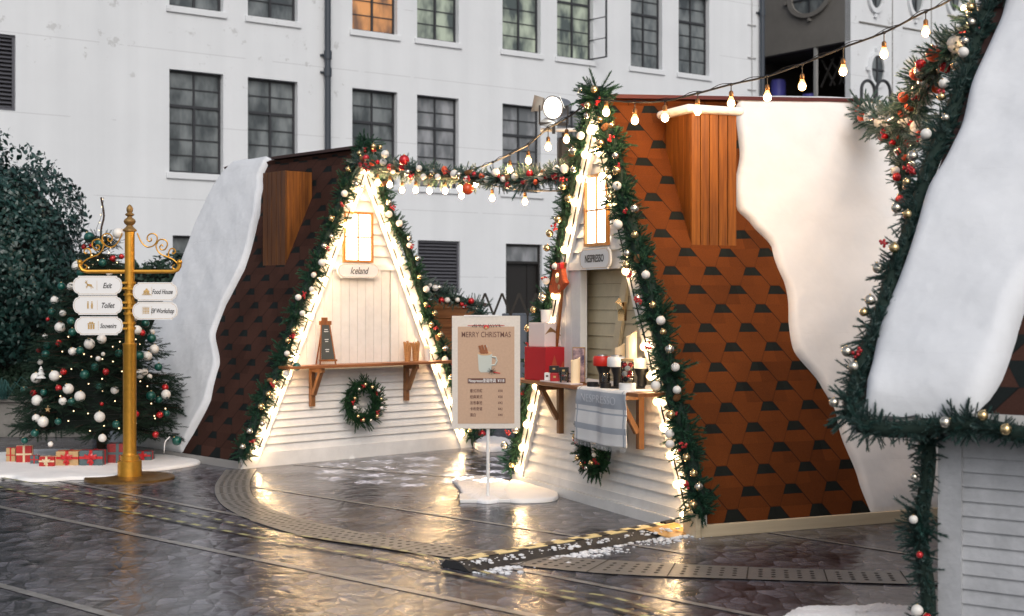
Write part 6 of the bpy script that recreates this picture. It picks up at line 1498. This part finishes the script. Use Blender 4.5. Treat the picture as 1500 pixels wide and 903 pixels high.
sun = bpy.data.lights.new('sun', 'SUN'); sun.energy = SUNE; sun.angle = R(40); sun.color = (1,.98,.96); so = bpy.data.objects.new('sun', sun); COL.objects.link(so)
sd = Vector((math.sin(R(168))*math.cos(R(38)), math.cos(R(168))*math.cos(R(38)), math.sin(R(38)))); so.rotation_euler = sd.to_track_quat('Z', 'Y').to_euler()
# the stage lamp throws snowflakes on the paving
gb = bpy.data.lights.new('stage_lamp_beam', 'SPOT'); gb.energy = 3800; gb.spot_size = R(42); gb.spot_blend = .25; gb.shadow_soft_size = .004; gb.color = (1,.95,.88); gb.use_nodes = True; nt = gb.node_tree
em = nt.nodes['Emission']; tc = nt.nodes.new('ShaderNodeTexCoord'); sx = nt.nodes.new('ShaderNodeSeparateXYZ'); nt.links.new(tc.outputs['Normal'], sx.inputs[0])
sc1 = 8.0
ux = M_(nt, 'MULTIPLY', M_(nt, 'DIVIDE', sx.outputs[0], sx.outputs[2]), sc1); uy = M_(nt, 'MULTIPLY', M_(nt, 'DIVIDE', sx.outputs[1], sx.outputs[2]), sc1)
fx = M_(nt, 'SUBTRACT', M_(nt, 'FRACT', ux), .5); fy = M_(nt, 'SUBTRACT', M_(nt, 'FRACT', M_(nt, 'ADD', uy, M_(nt, 'MULTIPLY', M_(nt, 'FLOOR', ux), .37))), .5)
rr = M_(nt, 'SQRT', M_(nt, 'ADD', M_(nt, 'MULTIPLY', fx, fx), M_(nt, 'MULTIPLY', fy, fy))); th_ = M_(nt, 'ARCTAN2', fy, fx)
c6 = M_(nt, 'ABSOLUTE', M_(nt, 'COSINE', M_(nt, 'MULTIPLY', th_, 3))); arm = M_(nt, 'MULTIPLY', M_(nt, 'GREATER_THAN', c6, M_(nt, 'SUBTRACT', 1.0, M_(nt, 'DIVIDE', .012, M_(nt, 'MULTIPLY', rr, rr)))), M_(nt, 'LESS_THAN', rr, .42))
c12 = M_(nt, 'GREATER_THAN', M_(nt, 'ABSOLUTE', M_(nt, 'COSINE', M_(nt, 'MULTIPLY', th_, 6))), .8); ring = M_(nt, 'MULTIPLY', c12, M_(nt, 'LESS_THAN', M_(nt, 'ABSOLUTE', M_(nt, 'SUBTRACT', rr, .25)), .05))
pat = M_(nt, 'MAXIMUM', arm, ring); nt.links.new(M_(nt, 'MULTIPLY', pat, 1.0), em.inputs['Strength'])
go = bpy.data.objects.new('stage_lamp_beam', gb); COL.objects.link(go); go.location = lp+aim*.12+face*.14; go.rotation_euler = (-aim).to_track_quat('Z', 'Y').to_euler()
S.render.engine = 'CYCLES'; S.cycles.use_denoising = True; S.cycles.denoiser = 'OPENIMAGEDENOISE'; S.cycles.max_bounces = 6; S.cycles.diffuse_bounces = 3; S.cycles.glossy_bounces = 3; S.cycles.transmission_bounces = 4; S.cycles.transparent_max_bounces = 8
S.cycles.sample_clamp_indirect = 6; S.cycles.caustics_reflective = False; S.cycles.caustics_refractive = False
S.view_settings.view_transform = 'Standard'; S.view_settings.look = 'None'; S.view_settings.exposure = 0; S.view_settings.gamma = 1
